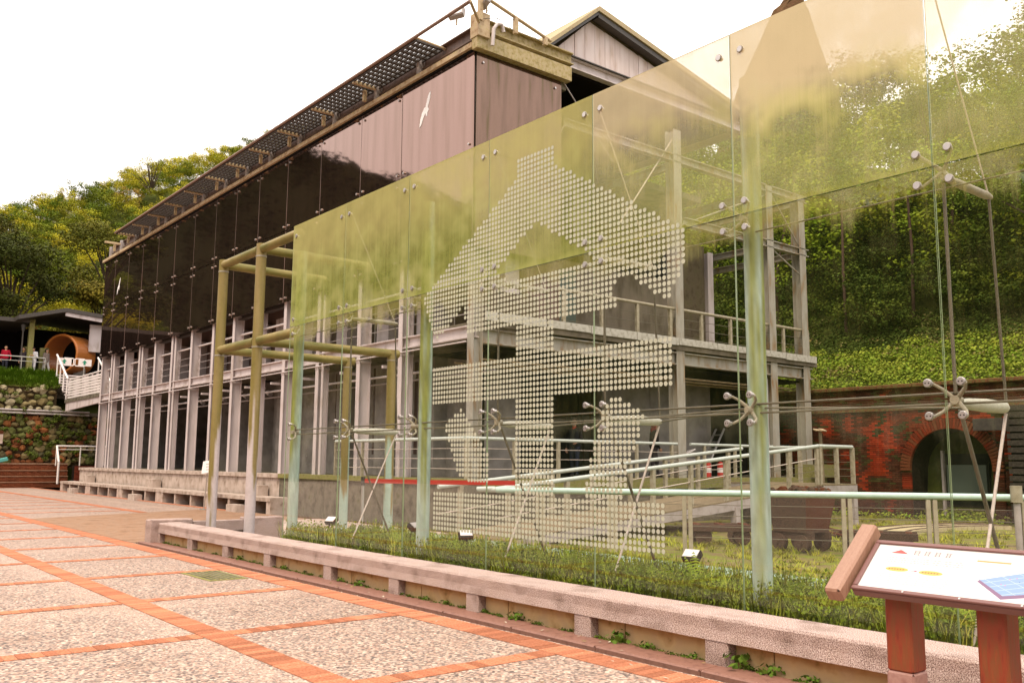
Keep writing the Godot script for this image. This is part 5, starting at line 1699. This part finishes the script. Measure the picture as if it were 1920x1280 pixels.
func plants() -> void:
	R.seed = 4711
	var fine := leaf_clump(80, .17, 1)
	var mid := leaf_clump(90, .24, 2)
	var coarse := leaf_clump(150, .21, 3)
	var nn := noise(.06, FastNoiseLite.TYPE_SIMPLEX, 3, 15)
	# wooded slope behind the yard
	var items := []
	for i in 21:
		for j in 16:
			var x := -44.0 + i * 2.15 + rnd(-.8, .8); var z := -37.4 - j * 1.9 + rnd(-.8, .8)
			if x > -5.5 - (z + 37) * .1: continue
			var y := hill_y(x, z)
			var hh := rnd(3.6, 6.2) + nn.get_noise_2d(x * 2.0, z * 2.0) * 3.0
			var c := [Color(.12, .18, .012), Color(.2, .27, .018), Color(.085, .13, .012), Color(.25, .28, .022)][R.randi_range(0, 3)] as Color
			crown_items(items, V(x, y + hh, z), V(1.5, 1.6, 1.5), 9, .85, c)
			crown_items(items, V(x + rnd(-.6, .6), y + hh * .55, z + rnd(-.5, .5)), V(1.4, 1.3, 1.4), 5, .75, c * .9)
	tag(scatter("forest", mid, items, M.leaf, null), "dense green forest on the slope behind the brick wall", "forest", "", "stuff")
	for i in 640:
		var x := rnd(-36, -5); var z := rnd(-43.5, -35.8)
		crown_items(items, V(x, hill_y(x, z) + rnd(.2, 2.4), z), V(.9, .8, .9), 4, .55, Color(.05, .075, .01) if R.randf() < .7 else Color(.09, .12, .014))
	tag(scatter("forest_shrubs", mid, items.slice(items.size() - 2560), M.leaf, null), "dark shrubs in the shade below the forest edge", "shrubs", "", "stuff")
	items = []
	var trunks := MB.new()
	for i in 14:
		var x := rnd(-34, -8); var z := rnd(-41, -36)
		trunks.tube([V(x, hill_y(x, z) - .3, z), V(x + rnd(-.3, .3), hill_y(x, z) + 3.0, z), V(x + rnd(-.6, .6), hill_y(x, z) + 6.0, z - .5)], [.08, .065, .05], 6)
	tag(obj("undergrowth_stems", trunks, M.iron), "grey-brown stems standing in the shade under the forest edge", "stems", "", "stuff")
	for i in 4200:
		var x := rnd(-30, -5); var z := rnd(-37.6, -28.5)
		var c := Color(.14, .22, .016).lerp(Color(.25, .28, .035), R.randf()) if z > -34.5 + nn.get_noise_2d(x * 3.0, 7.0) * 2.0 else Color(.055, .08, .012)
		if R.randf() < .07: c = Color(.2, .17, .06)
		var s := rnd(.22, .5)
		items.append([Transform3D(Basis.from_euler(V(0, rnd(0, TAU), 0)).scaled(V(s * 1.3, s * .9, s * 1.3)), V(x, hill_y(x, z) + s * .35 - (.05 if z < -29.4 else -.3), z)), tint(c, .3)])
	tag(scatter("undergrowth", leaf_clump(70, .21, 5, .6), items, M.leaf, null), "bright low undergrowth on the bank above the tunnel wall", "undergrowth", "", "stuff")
	tree("broadleaf_tree", "bright green broadleaf tree at the right edge in front of the forest", V(-12.0, hill_y(-12, -35.5), -35.5), 9.5, 2.9, Color(.12, .17, .02), fine, 15, 1.2, .62)
	tree("slender_tree", "slender tree whose round top stands clear of the forest skyline", V(-20.2, hill_y(-20.2, -42.0), -42.0), 8.5, 1.5, Color(.09, .13, .018), fine, 9, 1.1, .55)
	# hillside on the left
	items = []
	for i in 26:
		for j in 27:
			var x := -122.0 + i * 2.1 + rnd(-.8, .8); var z := -60.0 + j * 2.2 + rnd(-.8, .8)
			if x > -77: continue
			var y := hill_y(x, z)
			var v := nn.get_noise_2d(x * 1.2, z * 1.2)
			var c := Color(.14, .17, .016).lerp(Color(.52, .46, .035), smoothstep(-.25, .3, v + rnd(-.16, .16)))
			if R.randf() < .05: c = Color(.34, .22, .05)
			if R.randf() < .15: c = Color(.12, .17, .016)
			crown_items(items, V(x, y + rnd(1.4, 3.2), z), V(1.6, 1.2, 1.6), 13, .66, c)
	tag(scatter("hillside_forest", coarse, items, M.leaf, null), "yellow-green scrub forest covering the hillside on the left", "forest", "", "stuff")
	var specs := [
		["dark spreading tree with bare limbs at the left edge, above the pavilion roof", -72.0, -8.6, 13.5, 4.6, Color(.05, .055, .012), 15, .8],
		["dark olive tree between the pavilion and the museum end wall", -74.0, -12.6, 11.5, 4.2, Color(.06, .07, .014), 15, 1.0],
		["rounded yellow-green tree touching the museum end wall", -74.0, -18.5, 8.6, 2.7, Color(.15, .125, .018), 12, 1.2],
		["tall thin-crowned tree behind the dark ones on the left", -79.0, -10.0, 13.0, 4.0, Color(.10, .09, .018), 12, .8],
		["bushy green tree low on the slope left of the museum roof", -80.0, -21.0, 11.5, 3.6, Color(.12, .12, .018), 13, 1.0]]
	for q in specs: tree("hillside_tree", q[0], V(q[1], maxf(7.0, hill_y(q[1], q[2])), q[2]), q[3], q[4], q[5], mid, q[6], q[7], .85, "trees behind the terrace")
	# leafless twiggy tree on the ridge
	var bt := thing("bare_tree", "leafless twiggy tree on the left skyline", "tree", V(-104, hill_y(-104, -31), -31))
	var tw := MB.new()
	var base := V(-104, hill_y(-104, -31) + 2.0, -31)
	for i in 26:
		var a := rnd(0, TAU); var up := rnd(1.5, 4.8)
		var e := base + V(cos(a) * rnd(.4, 2.2), up, sin(a) * rnd(.4, 2.2))
		tw.tube([base + V(0, up * .3, 0), base.lerp(e, .6) + V(0, .3, 0), e], [.05, .035, .015], 5)
	obj("branches", tw, M.bark, bt)
	# woods on the opposite ridge (seen in the glass)
	items = []
	for i in 900:
		var x := rnd(-330, 40); var q := R.randf()
		var z := lerpf(44, 74, q)
		items.append([Transform3D(Basis.from_euler(V(0, rnd(0, TAU), 0)).scaled(Vector3.ONE * rnd(3.0, 5.5)), V(x, ridge_y(x, z), z)), tint(Color(.024, .024, .009), .3)])
	tag(scatter("ridge_woods", coarse, items, M.ridge_leaf, null), "dark woods on the ridge across the valley", "forest", "", "stuff")
	# grass and ferns at the foot of the glass
	var tuft := MB.new()
	R.seed = 9
	for i in 16:
		var a := rnd(0, TAU); var l := rnd(.16, .36); var w := rnd(.004, .008)
		var o := V(rnd(-.07, .07), 0, rnd(-.07, .07)); var d := V(cos(a), 0, sin(a))
		var side := V(-sin(a), 0, cos(a)) * w
		var p1 := o + d * l * .18 + V(0, l * .6, 0); var p2 := o + d * l * rnd(.3, .55) + V(0, l, 0)
		var k := rnd(.7, 1.3)
		mbcol(tuft, k)
		var up := V(0, .8, 0) + d * -.5
		tuft.trin(o - side, o + side, p1 + side, up, up, up); tuft.trin(o - side, p1 + side, p1 - side, up, up, up)
		tuft.trin(p1 - side, p1 + side, p2, up, up, up)
	items = []
	for i in 1300:
		var z := -6.86 - pow(R.randf(), 1.3) * 1.9
		var x := rnd(-14.7, .5)
		var c := Color(.22, .27, .02).lerp(Color(.32, .29, .045), R.randf() * R.randf()) if R.randf() < .8 else Color(.10, .14, .015)
		items.append([Transform3D(Basis(Vector3.UP, rnd(0, TAU)).scaled(V(1, rnd(.6, 1.25), 1)), V(x, .27, z)), tint(c)])
	tag(scatter("grass", tuft.mesh(), items, M.grass, null), "strip of wild grass growing at the foot of the glass screen", "grass", "", "stuff")
	items = []
	for i in 1700:
		var x := rnd(-14.6, .4)
		var s := rnd(.05, .12)
		items.append([Transform3D(Basis(Vector3.UP, rnd(0, TAU)).scaled(V(s, s * 1.1, s)), V(x, .28 + rnd(.0, .26), -6.88 - pow(R.randf(), 1.6) * 1.5)), tint(Color(.15, .2, .016), .35)])
	tag(scatter("low_weeds", leaf_clump(46, .34, 8, 1.3), items, M.grass, null), "low leafy weeds mixed into the grass behind the bench", "weeds", "", "stuff")
	var fern := thing("fern", "upright feathery fern in the bed behind the glass", "fern", V(-4.4, .28, -7.3), "ferns in the planting bed")
	var fm := MB.new()
	for i in 7:
		var a := TAU * i / 7.0 + rnd(-.3, .3); var l := rnd(.3, .52); var lean := rnd(.15, .5)
		var d := V(cos(a), 0, sin(a)); var sd := V(-sin(a), 0, cos(a))
		for k in 16:
			var f := (k + 1) / 17.0
			var p := d * l * lean * f * f * 1.6 + V(0, l * (f - .25 * f * f * lean), 0)
			var ll := l * .24 * sin(PI * (.15 + .85 * f))
			mbcol(fm, rnd(.8, 1.25))
			for s in [-1.0, 1.0]:
				var tip: Vector3 = p + sd * s * ll + d * ll * .3 - V(0, ll * .15, 0)
				var q := p + V(0, .018, 0) + d * .008
				if s > 0: fm.tri(p, tip, q)
				else: fm.tri(p, q, tip)
	var fo := inst("fronds", fm.mesh(), tintmat(Color(.2, .28, .02)), fern, V(-4.4, .28, -7.3))
	fo.position = Vector3.ZERO
	for k in 22:
		var f := fern.duplicate()
		f.name = numbered("fern")
		add_child(f)
		f.position = V([-5.6, -3.9, -4.9, -3.5, -6.1, -7.2, -8.9, -10.2, -11.6, -13.1, -2.9, -3.2, -5.3, -4.6, -4.2, -5.0, -6.6, -7.8, -3.7, -2.6, -5.9, -12.3][k], .28, -7.05 - .09 * (k % 5))
		f.rotation.y = k * 1.7
		f.scale = Vector3.ONE * (.7 + .08 * (k % 6))
	# weeds at the foot of the bench
	var wm := leaf_clump(46, .5, 12, .55)
	for q in [[-6.1, .13], [-5.75, .07], [-5.2, .06], [-4.72, .16], [-4.45, .10], [-4.1, .07], [-7.6, .10], [-8.9, .06], [-9.3, .06], [-10.9, .10], [-11.4, .07], [-14.9, .09], [-13.2, .07], [-3.6, .08]]:
		var w := thing("weed_clump", "small leafy weed at the foot of the concrete bench", "weed", V(q[0], .02, -6.235), "weeds along the bench foot")
		inst("leaves", wm, tintmat(Color(.12, .2, .03)), w, V(q[0], .02 + q[1] * .4, -6.235), Basis(Vector3.UP, rnd(0, 6.0)).scaled(V(q[1], q[1] * .9, q[1] * .8)))
	items = []
	for i in 420:
		var x := rnd(-18.8, 1.5)
		var s := rnd(.015, .04)
		items.append([Transform3D(Basis(Vector3.UP, rnd(0, TAU)).scaled(V(s * 1.6, s, s)), V(x, .02 + rnd(0, .03) * float(R.randf() < .3), -6.27 + rnd(0, .06))), tint(Color(.09, .13, .02), .4)])
	tag(scatter("moss_fringe", wm, items, M.grass, null), "thin fringe of moss and seedlings along the bench foot", "moss", "", "stuff")
	var lf := MB.new()
	for i in 190:
		var near := R.randf() < .75
		var at := V(rnd(-18, -2), rnd(.008, .016), rnd(-6.2, -5.45)) if near else V(rnd(-16, -4), .008, rnd(-5.4, -1.2))
		if near and at.z < -5.83 and at.z > -5.95: continue
		if at.z < -5.94: at.y += .02
		var a := rnd(0, TAU); var l := rnd(.012, .032)
		var d := V(cos(a), rnd(-.1, .25), sin(a)) * l; var sd2 := V(-sin(a), rnd(0, .2), cos(a)) * l * .45
		var kk := rnd(.6, 1.2)
		lf.col = Color(.30 * kk, .22 * kk, .10 * kk) if R.randf() < .6 else Color(.5 * kk, .44 * kk, .34 * kk)
		lf.quad(at - d, at + sd2 - d * .1, at + d, at - sd2 + d * .1)
	tag(obj("leaf_litter", lf, M.people), "scattered dry leaf bits along the drain and paving", "litter", "", "stuff")
	# yard and bank grass
	items = []
	for i in 3200:
		var x := rnd(-17, -4); var z := rnd(-28.3, -10.5)
		if nn.get_noise_2d(x * 5.0, z * 5.0) < -.1 or Vector2(x + 6.2, z + 23.2).length() > 5.1 and Vector2(x + 6.2, z + 23.2).length() < 6.7: continue
		items.append([Transform3D(Basis(Vector3.UP, rnd(0, TAU)).scaled(V(1.1, rnd(.2, .5), 1.1)), V(x, -.03, z)), tint(Color(.26, .27, .02), .3)])
	for i in 900: items.append([Transform3D(Basis(Vector3.UP, rnd(0, TAU)).scaled(V(2.2, rnd(.8, 1.4), 2.2)), V(rnd(-63.1, -61.5), 0, rnd(-13.6, -6)) + V(0, 6.3, 0)), tint(Color(.12, .2, .02), .3)])
	for k in 900: items[items.size() - 1 - k][0].origin.y = lerpf(7.0, 6.05, (items[items.size() - 1 - k][0].origin.x + 63.0) / 1.5)
	tag(scatter("short_grass", tuft.mesh(), items, M.grass, null), "short grass in the yard and on the terrace bank", "grass", "", "stuff")
	items = []
	for i in 130:
		var low := R.randf() < .75
		items.append([Transform3D(Basis(Vector3.UP, rnd(0, TAU)).scaled(Vector3.ONE * rnd(.1, .25)), V(-60.65 if low else -61.25, rnd(1.6, 4.7) if low else rnd(5.6, 6.2), rnd(-15.5, -8.4))), tint(Color(.09, .12, .02), .35)])
	tag(scatter("wall_creepers", wm, items, M.leaf, null), "creepers and moss tufts growing on the stone walls", "creeper", "", "stuff")

func ridge_y(x: float, z: float) -> float:
	var prof := [[-520, 78], [-400, 86], [-280, 90], [-215, 84], [-193, 76], [-172, 66], [-157, 61], [-135, 50], [-110, 40], [-85, 33], [-60, 29.5], [-30, 28], [20, 30], [90, 40], [200, 50]]
	var y := 0.0
	for i in prof.size() - 1:
		if x >= prof[i][0] and x <= prof[i + 1][0]: y = lerpf(prof[i][1], prof[i + 1][1], (x - prof[i][0]) / float(prof[i + 1][0] - prof[i][0]))
	return y * clampf(.3 + (z - 50.0) / 20.0 * .75, .05, 1.0) - 3.0

var tints := {}
func tintmat(c: Color) -> StandardMaterial3D:
	if not tints.has(c):
		var m := leafy(.4)
		m.albedo_color = c.linear_to_srgb()
		tints[c] = m
	return tints[c]

func mbcol(mb: MB, k: float) -> void:
	mb.col = Color(k, k, k * .9)

# ---------- people ----------
# one continuous surface from tapered capsules [a, b, ra, rb, colour] joined smoothly, meshed as surface nets
func body_mesh(bones: Array, cell: float, k: float, mb: MB, at: Transform3D) -> void:
	var lo := V(1e9, 1e9, 1e9); var hi := -lo
	for b in bones:
		for e in [[b[0], b[2]], [b[1], b[3]]]:
			lo = lo.min(e[0] - Vector3.ONE * (e[1] + k + cell * 2)); hi = hi.max(e[0] + Vector3.ONE * (e[1] + k + cell * 2))
	var n := Vector3i(((hi - lo) / cell).ceil()) + Vector3i.ONE
	var f := PackedFloat32Array()
	f.resize(n.x * n.y * n.z)
	f.fill(1.0)
	var sx := n.y * n.z
	for b in bones:
		var a: Vector3 = b[0]; var ab: Vector3 = b[1] - b[0]; var r0: float = b[2]; var r1: float = b[3]
		var m := maxf(r0, r1) + k + cell * 2
		var l2 := maxf(ab.length_squared(), 1e-8)
		var bl: Vector3 = ((a.min(b[1]) - Vector3.ONE * m - lo) / cell).floor().max(Vector3.ZERO)
		var bh: Vector3 = ((a.max(b[1]) + Vector3.ONE * m - lo) / cell).ceil()
		for i in range(int(bl.x), mini(int(bh.x) + 1, n.x)):
			for j in range(int(bl.y), mini(int(bh.y) + 1, n.y)):
				for q in range(int(bl.z), mini(int(bh.z) + 1, n.z)):
					var p := lo + V(i, j, q) * cell
					var t := clampf((p - a).dot(ab) / l2, 0, 1)
					var d := (p - a - ab * t).length() - lerpf(r0, r1, t)
					var ix := i * sx + j * n.z + q
					var e := f[ix]
					var h := maxf(k - absf(e - d), 0.0)
					f[ix] = minf(e, d) - h * h / (4.0 * k)
	var vid := {}
	var pos := []
	var offs := [0, n.z, sx, sx + n.z, 1, n.z + 1, sx + 1, sx + n.z + 1]
	var corner := [V(0, 0, 0), V(0, 1, 0), V(1, 0, 0), V(1, 1, 0), V(0, 0, 1), V(0, 1, 1), V(1, 0, 1), V(1, 1, 1)]
	var edges := [[0, 1], [0, 2], [1, 3], [2, 3], [4, 5], [4, 6], [5, 7], [6, 7], [0, 4], [1, 5], [2, 6], [3, 7]]
	for i in n.x - 1:
		for j in n.y - 1:
			for q in n.z - 1:
				var ix := i * sx + j * n.z + q
				var neg := 0
				for o in offs: neg += 1 if f[ix + o] < 0 else 0
				if neg == 0 or neg == 8: continue
				var sum := Vector3.ZERO; var cnt := 0
				for e in edges:
					var u := f[ix + offs[e[0]]]; var w := f[ix + offs[e[1]]]
					if (u < 0) != (w < 0):
						sum += corner[e[0]].lerp(corner[e[1]], u / (u - w)); cnt += 1
				vid[ix] = pos.size()
				pos.append(lo + (V(i, j, q) + sum / cnt) * cell)
	var nor := []
	var cols := []
	for p in pos:
		var best := 1e9; var c := Color.WHITE
		for b in bones:
			var ab: Vector3 = b[1] - b[0]
			var t := clampf((p - b[0]).dot(ab) / maxf(ab.length_squared(), 1e-8), 0, 1)
			var d: float = (p - b[0] - ab * t).length() - lerpf(b[2], b[3], t)
			if d < best: best = d; c = b[4]
		cols.append(c)
		nor.append(Vector3.ZERO)
	var faces := []
	for ix in vid:
		var i: int = ix / sx; var j: int = (ix / n.z) % n.y; var q: int = ix % n.z
		for ax in 3:
			var st: int = [sx, n.z, 1][ax]
			var s1: int = [n.z, 1, sx][ax]; var s2: int = [1, sx, n.z][ax]
			if [j, q, i][ax] == 0 or [q, i, j][ax] == 0: continue
			var u := f[ix]; var w := f[ix + st]
			if (u < 0) == (w < 0): continue
			if not (vid.has(ix - s1) and vid.has(ix - s2) and vid.has(ix - s1 - s2)): continue
			var fa := [vid[ix], vid[ix - s1], vid[ix - s1 - s2], vid[ix - s2]]
			if u > 0: fa.reverse()
			faces.append(fa)
			var nn: Vector3 = (pos[fa[2]] - pos[fa[0]]).cross(pos[fa[3]] - pos[fa[1]])
			for g in fa: nor[g] += nn
	for fa in faces:
		for t in [[0, 1, 2], [0, 2, 3]]:
			var tri := []
			for g in t: tri.append(fa[g])
			var out: Array = [tri[0], tri[2], tri[1]]
			for g in out:
				mb.col = cols[g]
				mb.vert(at * pos[g], (at.basis * nor[g]).normalized())

var hand_cache := {}
func hand(mb: MB, wrist: Vector3, dir: Vector3, palm: Vector3, skin: Color, side: float) -> void:
	# palm, four curled fingers of different lengths, a thumb from the side of the palm
	if hand_cache.is_empty():
		var b := []
		b.append([V(0, 0, 0), V(0, -.075, 0), .024, .03, Color.WHITE])
		b.append([V(-.022, -.03, 0), V(-.026, -.085, 0), .016, .014, Color.WHITE])
		b.append([V(.022, -.03, 0), V(.026, -.08, 0), .016, .014, Color.WHITE])
		var ln := [.068, .078, .072, .056]
		for i in 4:
			var x := -.030 + i * .020
			var p0 := V(x, -.085 + absf(i - 1.3) * .004, .0); var p1 := p0 + V((i - 1.5) * .003, -ln[i] * .55, .008); var p2 := p1 + V(0, -ln[i] * .42, .026)
			b.append([p0, p1, .0092, .0086, Color.WHITE]); b.append([p1, p2, .0086, .0075, Color.WHITE])
		b.append([V(-.026, -.018, .004), V(-.05, -.052, .016), .0135, .011, Color.WHITE]); b.append([V(-.05, -.052, .016), V(-.052, -.082, .026), .0105, .009, Color.WHITE])
		var m := MB.new()
		body_mesh(b, .006, .005, m, Transform3D())
		hand_cache.v = m.v; hand_cache.n = m.n
	var y := -dir.normalized()
	var z := (palm - y * palm.dot(y)).normalized()
	var x := y.cross(z)
	var bs := Basis(x * side, y, z)
	mb.col = skin
	for i in range(0, hand_cache.v.size(), 3):
		for k in ([0, 1, 2] if side > 0 else [0, 2, 1]):
			mb.vert(wrist + bs * hand_cache.v[i + k], bs * hand_cache.n[i + k])

# o: top, legs, hair, skin, shoes colours; la / ra: elbow and wrist offsets from each shoulder; nod, turn of head; stride; h height
func person(called: String, label: String, at: Vector3, yaw: float, o: Dictionary, group := "") -> void:
	var t := thing(called, label, "person", at, group)
	t.rotation.y = yaw
	var top: Color = o.top; var legs: Color = o.legs; var skin := Color(.42, .24, .16); var shoes: Color = o.get("shoes", Color(.05, .045, .04))
	var st: float = o.get("stride", .06)
	var lean: float = o.get("lean", 0.0)
	var ch := V(0, 1.30, lean * .5); var nk := V(0, 1.45, lean * .8); var hd := V(0, 1.60, lean * .8 + .02 + float(o.get("nod", 0.0)) * .08)
	var b := []
	b.append([V(0, .96, 0), V(0, 1.12, lean * .2), .135, .125, top])
	b.append([V(-.045, 1.14, lean * .25), V(-.07, 1.34, lean * .55), .115, .105, top])
	b.append([V(.045, 1.14, lean * .25), V(.07, 1.34, lean * .55), .115, .105, top])
	b.append([V(-.17, 1.395, lean * .7), V(.17, 1.395, lean * .7), .066, .066, top])
	b.append([ch + V(0, .08, 0), nk + V(0, .04, .01), .062, .052, o.get("scarf", skin)])
	for s in [-1.0, 1.0]:
		var z: float = st * s
		b.append([V(s * .085, .93, 0), V(s * .095, .50, z * .8 + .02), .098, .064, legs])
		b.append([V(s * .095, .50, z * .8 + .02), V(s * .10, .09, z * 1.6 - .01), .062, .043, legs])
		b.append([V(s * .10, .055, z * 1.6 - .03), V(s * .115, .04, z * 1.6 + .14), .047, .038, shoes])
		var sh := V(s * .185, 1.385, lean * .7)
		var arm: Array = o.get("ra" if s > 0 else "la", [V(s * .06, -.28, -.02), V(s * .05, -.53, .05)])
		b.append([sh, sh + arm[0], .060, .046, top])
		b.append([sh + arm[0], sh + arm[1], .045, .032, top])
	var mb := MB.new()
	body_mesh(b, .02, .045, mb, Transform3D())
	# head with brow, nose, jaw and ears on a finer grid
	var yawh := Basis.from_euler(V(float(o.get("nod", 0.0)) * .9, float(o.get("look", 0.0)), 0))
	var H := Transform3D(yawh, hd)
	var hb := [[V(0, .035, -.012), V(0, .04, -.005), .088, .085, skin], [V(0, -.02, .02), V(0, -.075, .045), .068, .045, skin], [V(0, .005, .088), V(0, -.022, .104), .011, .015, skin],
		[V(-.083, -.005, 0), V(-.086, .02, -.004), .012, .014, skin], [V(.083, -.005, 0), V(.086, .02, -.004), .012, .014, skin], [V(-.03, .03, .078), V(.03, .03, .078), .014, .014, skin], [V(-.018, -.05, .082), V(.018, -.05, .082), .01, .01, Color(.35, .12, .1)], [V(0, -.06, -.01), V(0, -.13, -.02), .054, .052, o.get("scarf", skin)]]
	body_mesh(hb, .009, .018, mb, H)
	for s in [-1.0, 1.0]:
		var sh := V(s * .185, 1.385, lean * .7)
		var arm: Array = o.get("ra" if s > 0 else "la", [V(s * .06, -.28, -.02), V(s * .05, -.53, .05)])
		var dir: Vector3 = (arm[1] - arm[0]).normalized()
		hand(mb, sh + arm[1], dir, V(-s * .8, .1, .35), skin, -s)
	var body := MeshInstance3D.new()
	body.mesh = mb.mesh(); body.material_override = M.people; body.name = "body"
	t.add_child(body, true)
	var hm := MB.new()
	var hc: Color = o.hair
	var hairs := [[V(0, .062, -.022), V(0, .055, -.035), .092, .09, hc], [V(-.05, .02, -.05), V(.05, .02, -.05), .062, .062, hc], [V(0, -.02, -.06), V(0, -.06, -.062), .05, .035, hc], [V(-.04, .115, .03), V(.04, .115, .03), .03, .03, hc]]
	if o.get("hood", false): hairs.append_array([[V(0, -.09, -.04), V(0, -.14, -.05), .08, .09, hc], [V(-.07, -.03, -.02), V(.07, -.03, -.02), .045, .045, hc]])
	body_mesh(hairs, .010, .02, hm, H)
	var hair := MeshInstance3D.new()
	hair.mesh = hm.mesh(); hair.material_override = M.people; hair.name = "hood" if o.get("hood", false) else "hair"
	t.add_child(hair, true)
	var em := MB.new()
	em.col = Color(.02, .015, .012)
	for s in [-1.0, 1.0]: em.tube([H * V(s * .03, .012, .080), H * V(s * .03, .012, .0885), H * V(s * .03, .012, .0895)], [.009, .009, .004], 8)
	var eyes := MeshInstance3D.new()
	eyes.mesh = em.mesh(); eyes.material_override = M.people; eyes.name = "eyes"
	t.add_child(eyes, true)
	if o.has("vest"):
		var vm := MB.new()
		var vcx: Color = o.vest
		body_mesh([[V(-.05, .98, lean * .1), V(-.07, 1.33, lean * .55), .145, .12, vcx], [V(.05, .98, lean * .1), V(.07, 1.33, lean * .55), .145, .12, vcx]], .024, .04, vm, Transform3D())
		var ve := MeshInstance3D.new()
		ve.mesh = vm.mesh(); ve.material_override = M.people; ve.name = "jacket"
		t.add_child(ve, true)

func people() -> void:
	var dark := Color(.02, .018, .022)
	person("person", "person in dark clothes and a red scarf standing sideways in the doorway", V(-19.9, 1.25, -18.55), .5, {"top": dark, "legs": Color(.03, .032, .05), "hair": Color(.02, .016, .012), "scarf": Color(.40, .03, .02), "vest": Color(.025, .024, .03), "ra": [V(.05, -.26, .06), V(-.02, -.36, .28)], "look": .5}, "visitors on the platform")
	person("person", "person in a black coat and dark red hood seen from behind at the railing", V(-19.4, 1.25, -21.5), 2.6, {"top": dark, "legs": Color(.06, .05, .055), "hair": Color(.22, .02, .03), "hood": true, "vest": Color(.02, .018, .02), "stride": .1, "la": [V(-.08, -.26, .0), V(-.06, -.5, .1)]}, "visitors on the platform")
	person("person", "person in a dark red jacket by the terrace railing at the far left", V(-64.0, 7.0, -10.9), 1.3, {"top": Color(.28, .012, .025), "legs": Color(.03, .03, .04), "hair": Color(.02, .016, .014), "vest": Color(.30, .014, .028), "ra": [V(.10, -.26, .02), V(.12, -.48, .12)], "look": .2}, "visitors on the terrace")
	person("person", "person in black with a yellow bag strap between the lamp post and the pillar", V(-64.2, 7.0, -11.95), 1.0, {"top": Color(.04, .035, .04), "legs": Color(.02, .02, .024), "hair": Color(.03, .02, .015), "scarf": Color(.45, .3, .05)}, "visitors on the terrace")
	person("person", "person dressed all in white looking down at something in both hands", V(-63.8, 7.0, -12.45), 1.1, {"top": Color(.66, .64, .66), "legs": Color(.60, .58, .62), "hair": Color(.03, .016, .016), "shoes": Color(.5, .4, .35), "nod": .6, "lean": .08, "ra": [V(.06, -.25, .05), V(-.08, -.22, .28)], "la": [V(-.06, -.25, .05), V(.08, -.22, .28)]}, "visitors on the terrace")
	person("person", "person in pale trousers walking in front of the wooden portal", V(-64.1, 7.0, -13.25), 2.2, {"top": Color(.25, .2, .18), "legs": Color(.5, .47, .45), "hair": Color(.03, .02, .016), "stride": .16}, "visitors on the terrace")

func _ready() -> void:
	lens()
	R.seed = 20240
	materials()
	terrain()
	plaza()
	bench()
	museum()
	brick_wall()
	yard()
	terrace()
	scaffold()
	screen()
	info_board()
	plants()
	people()
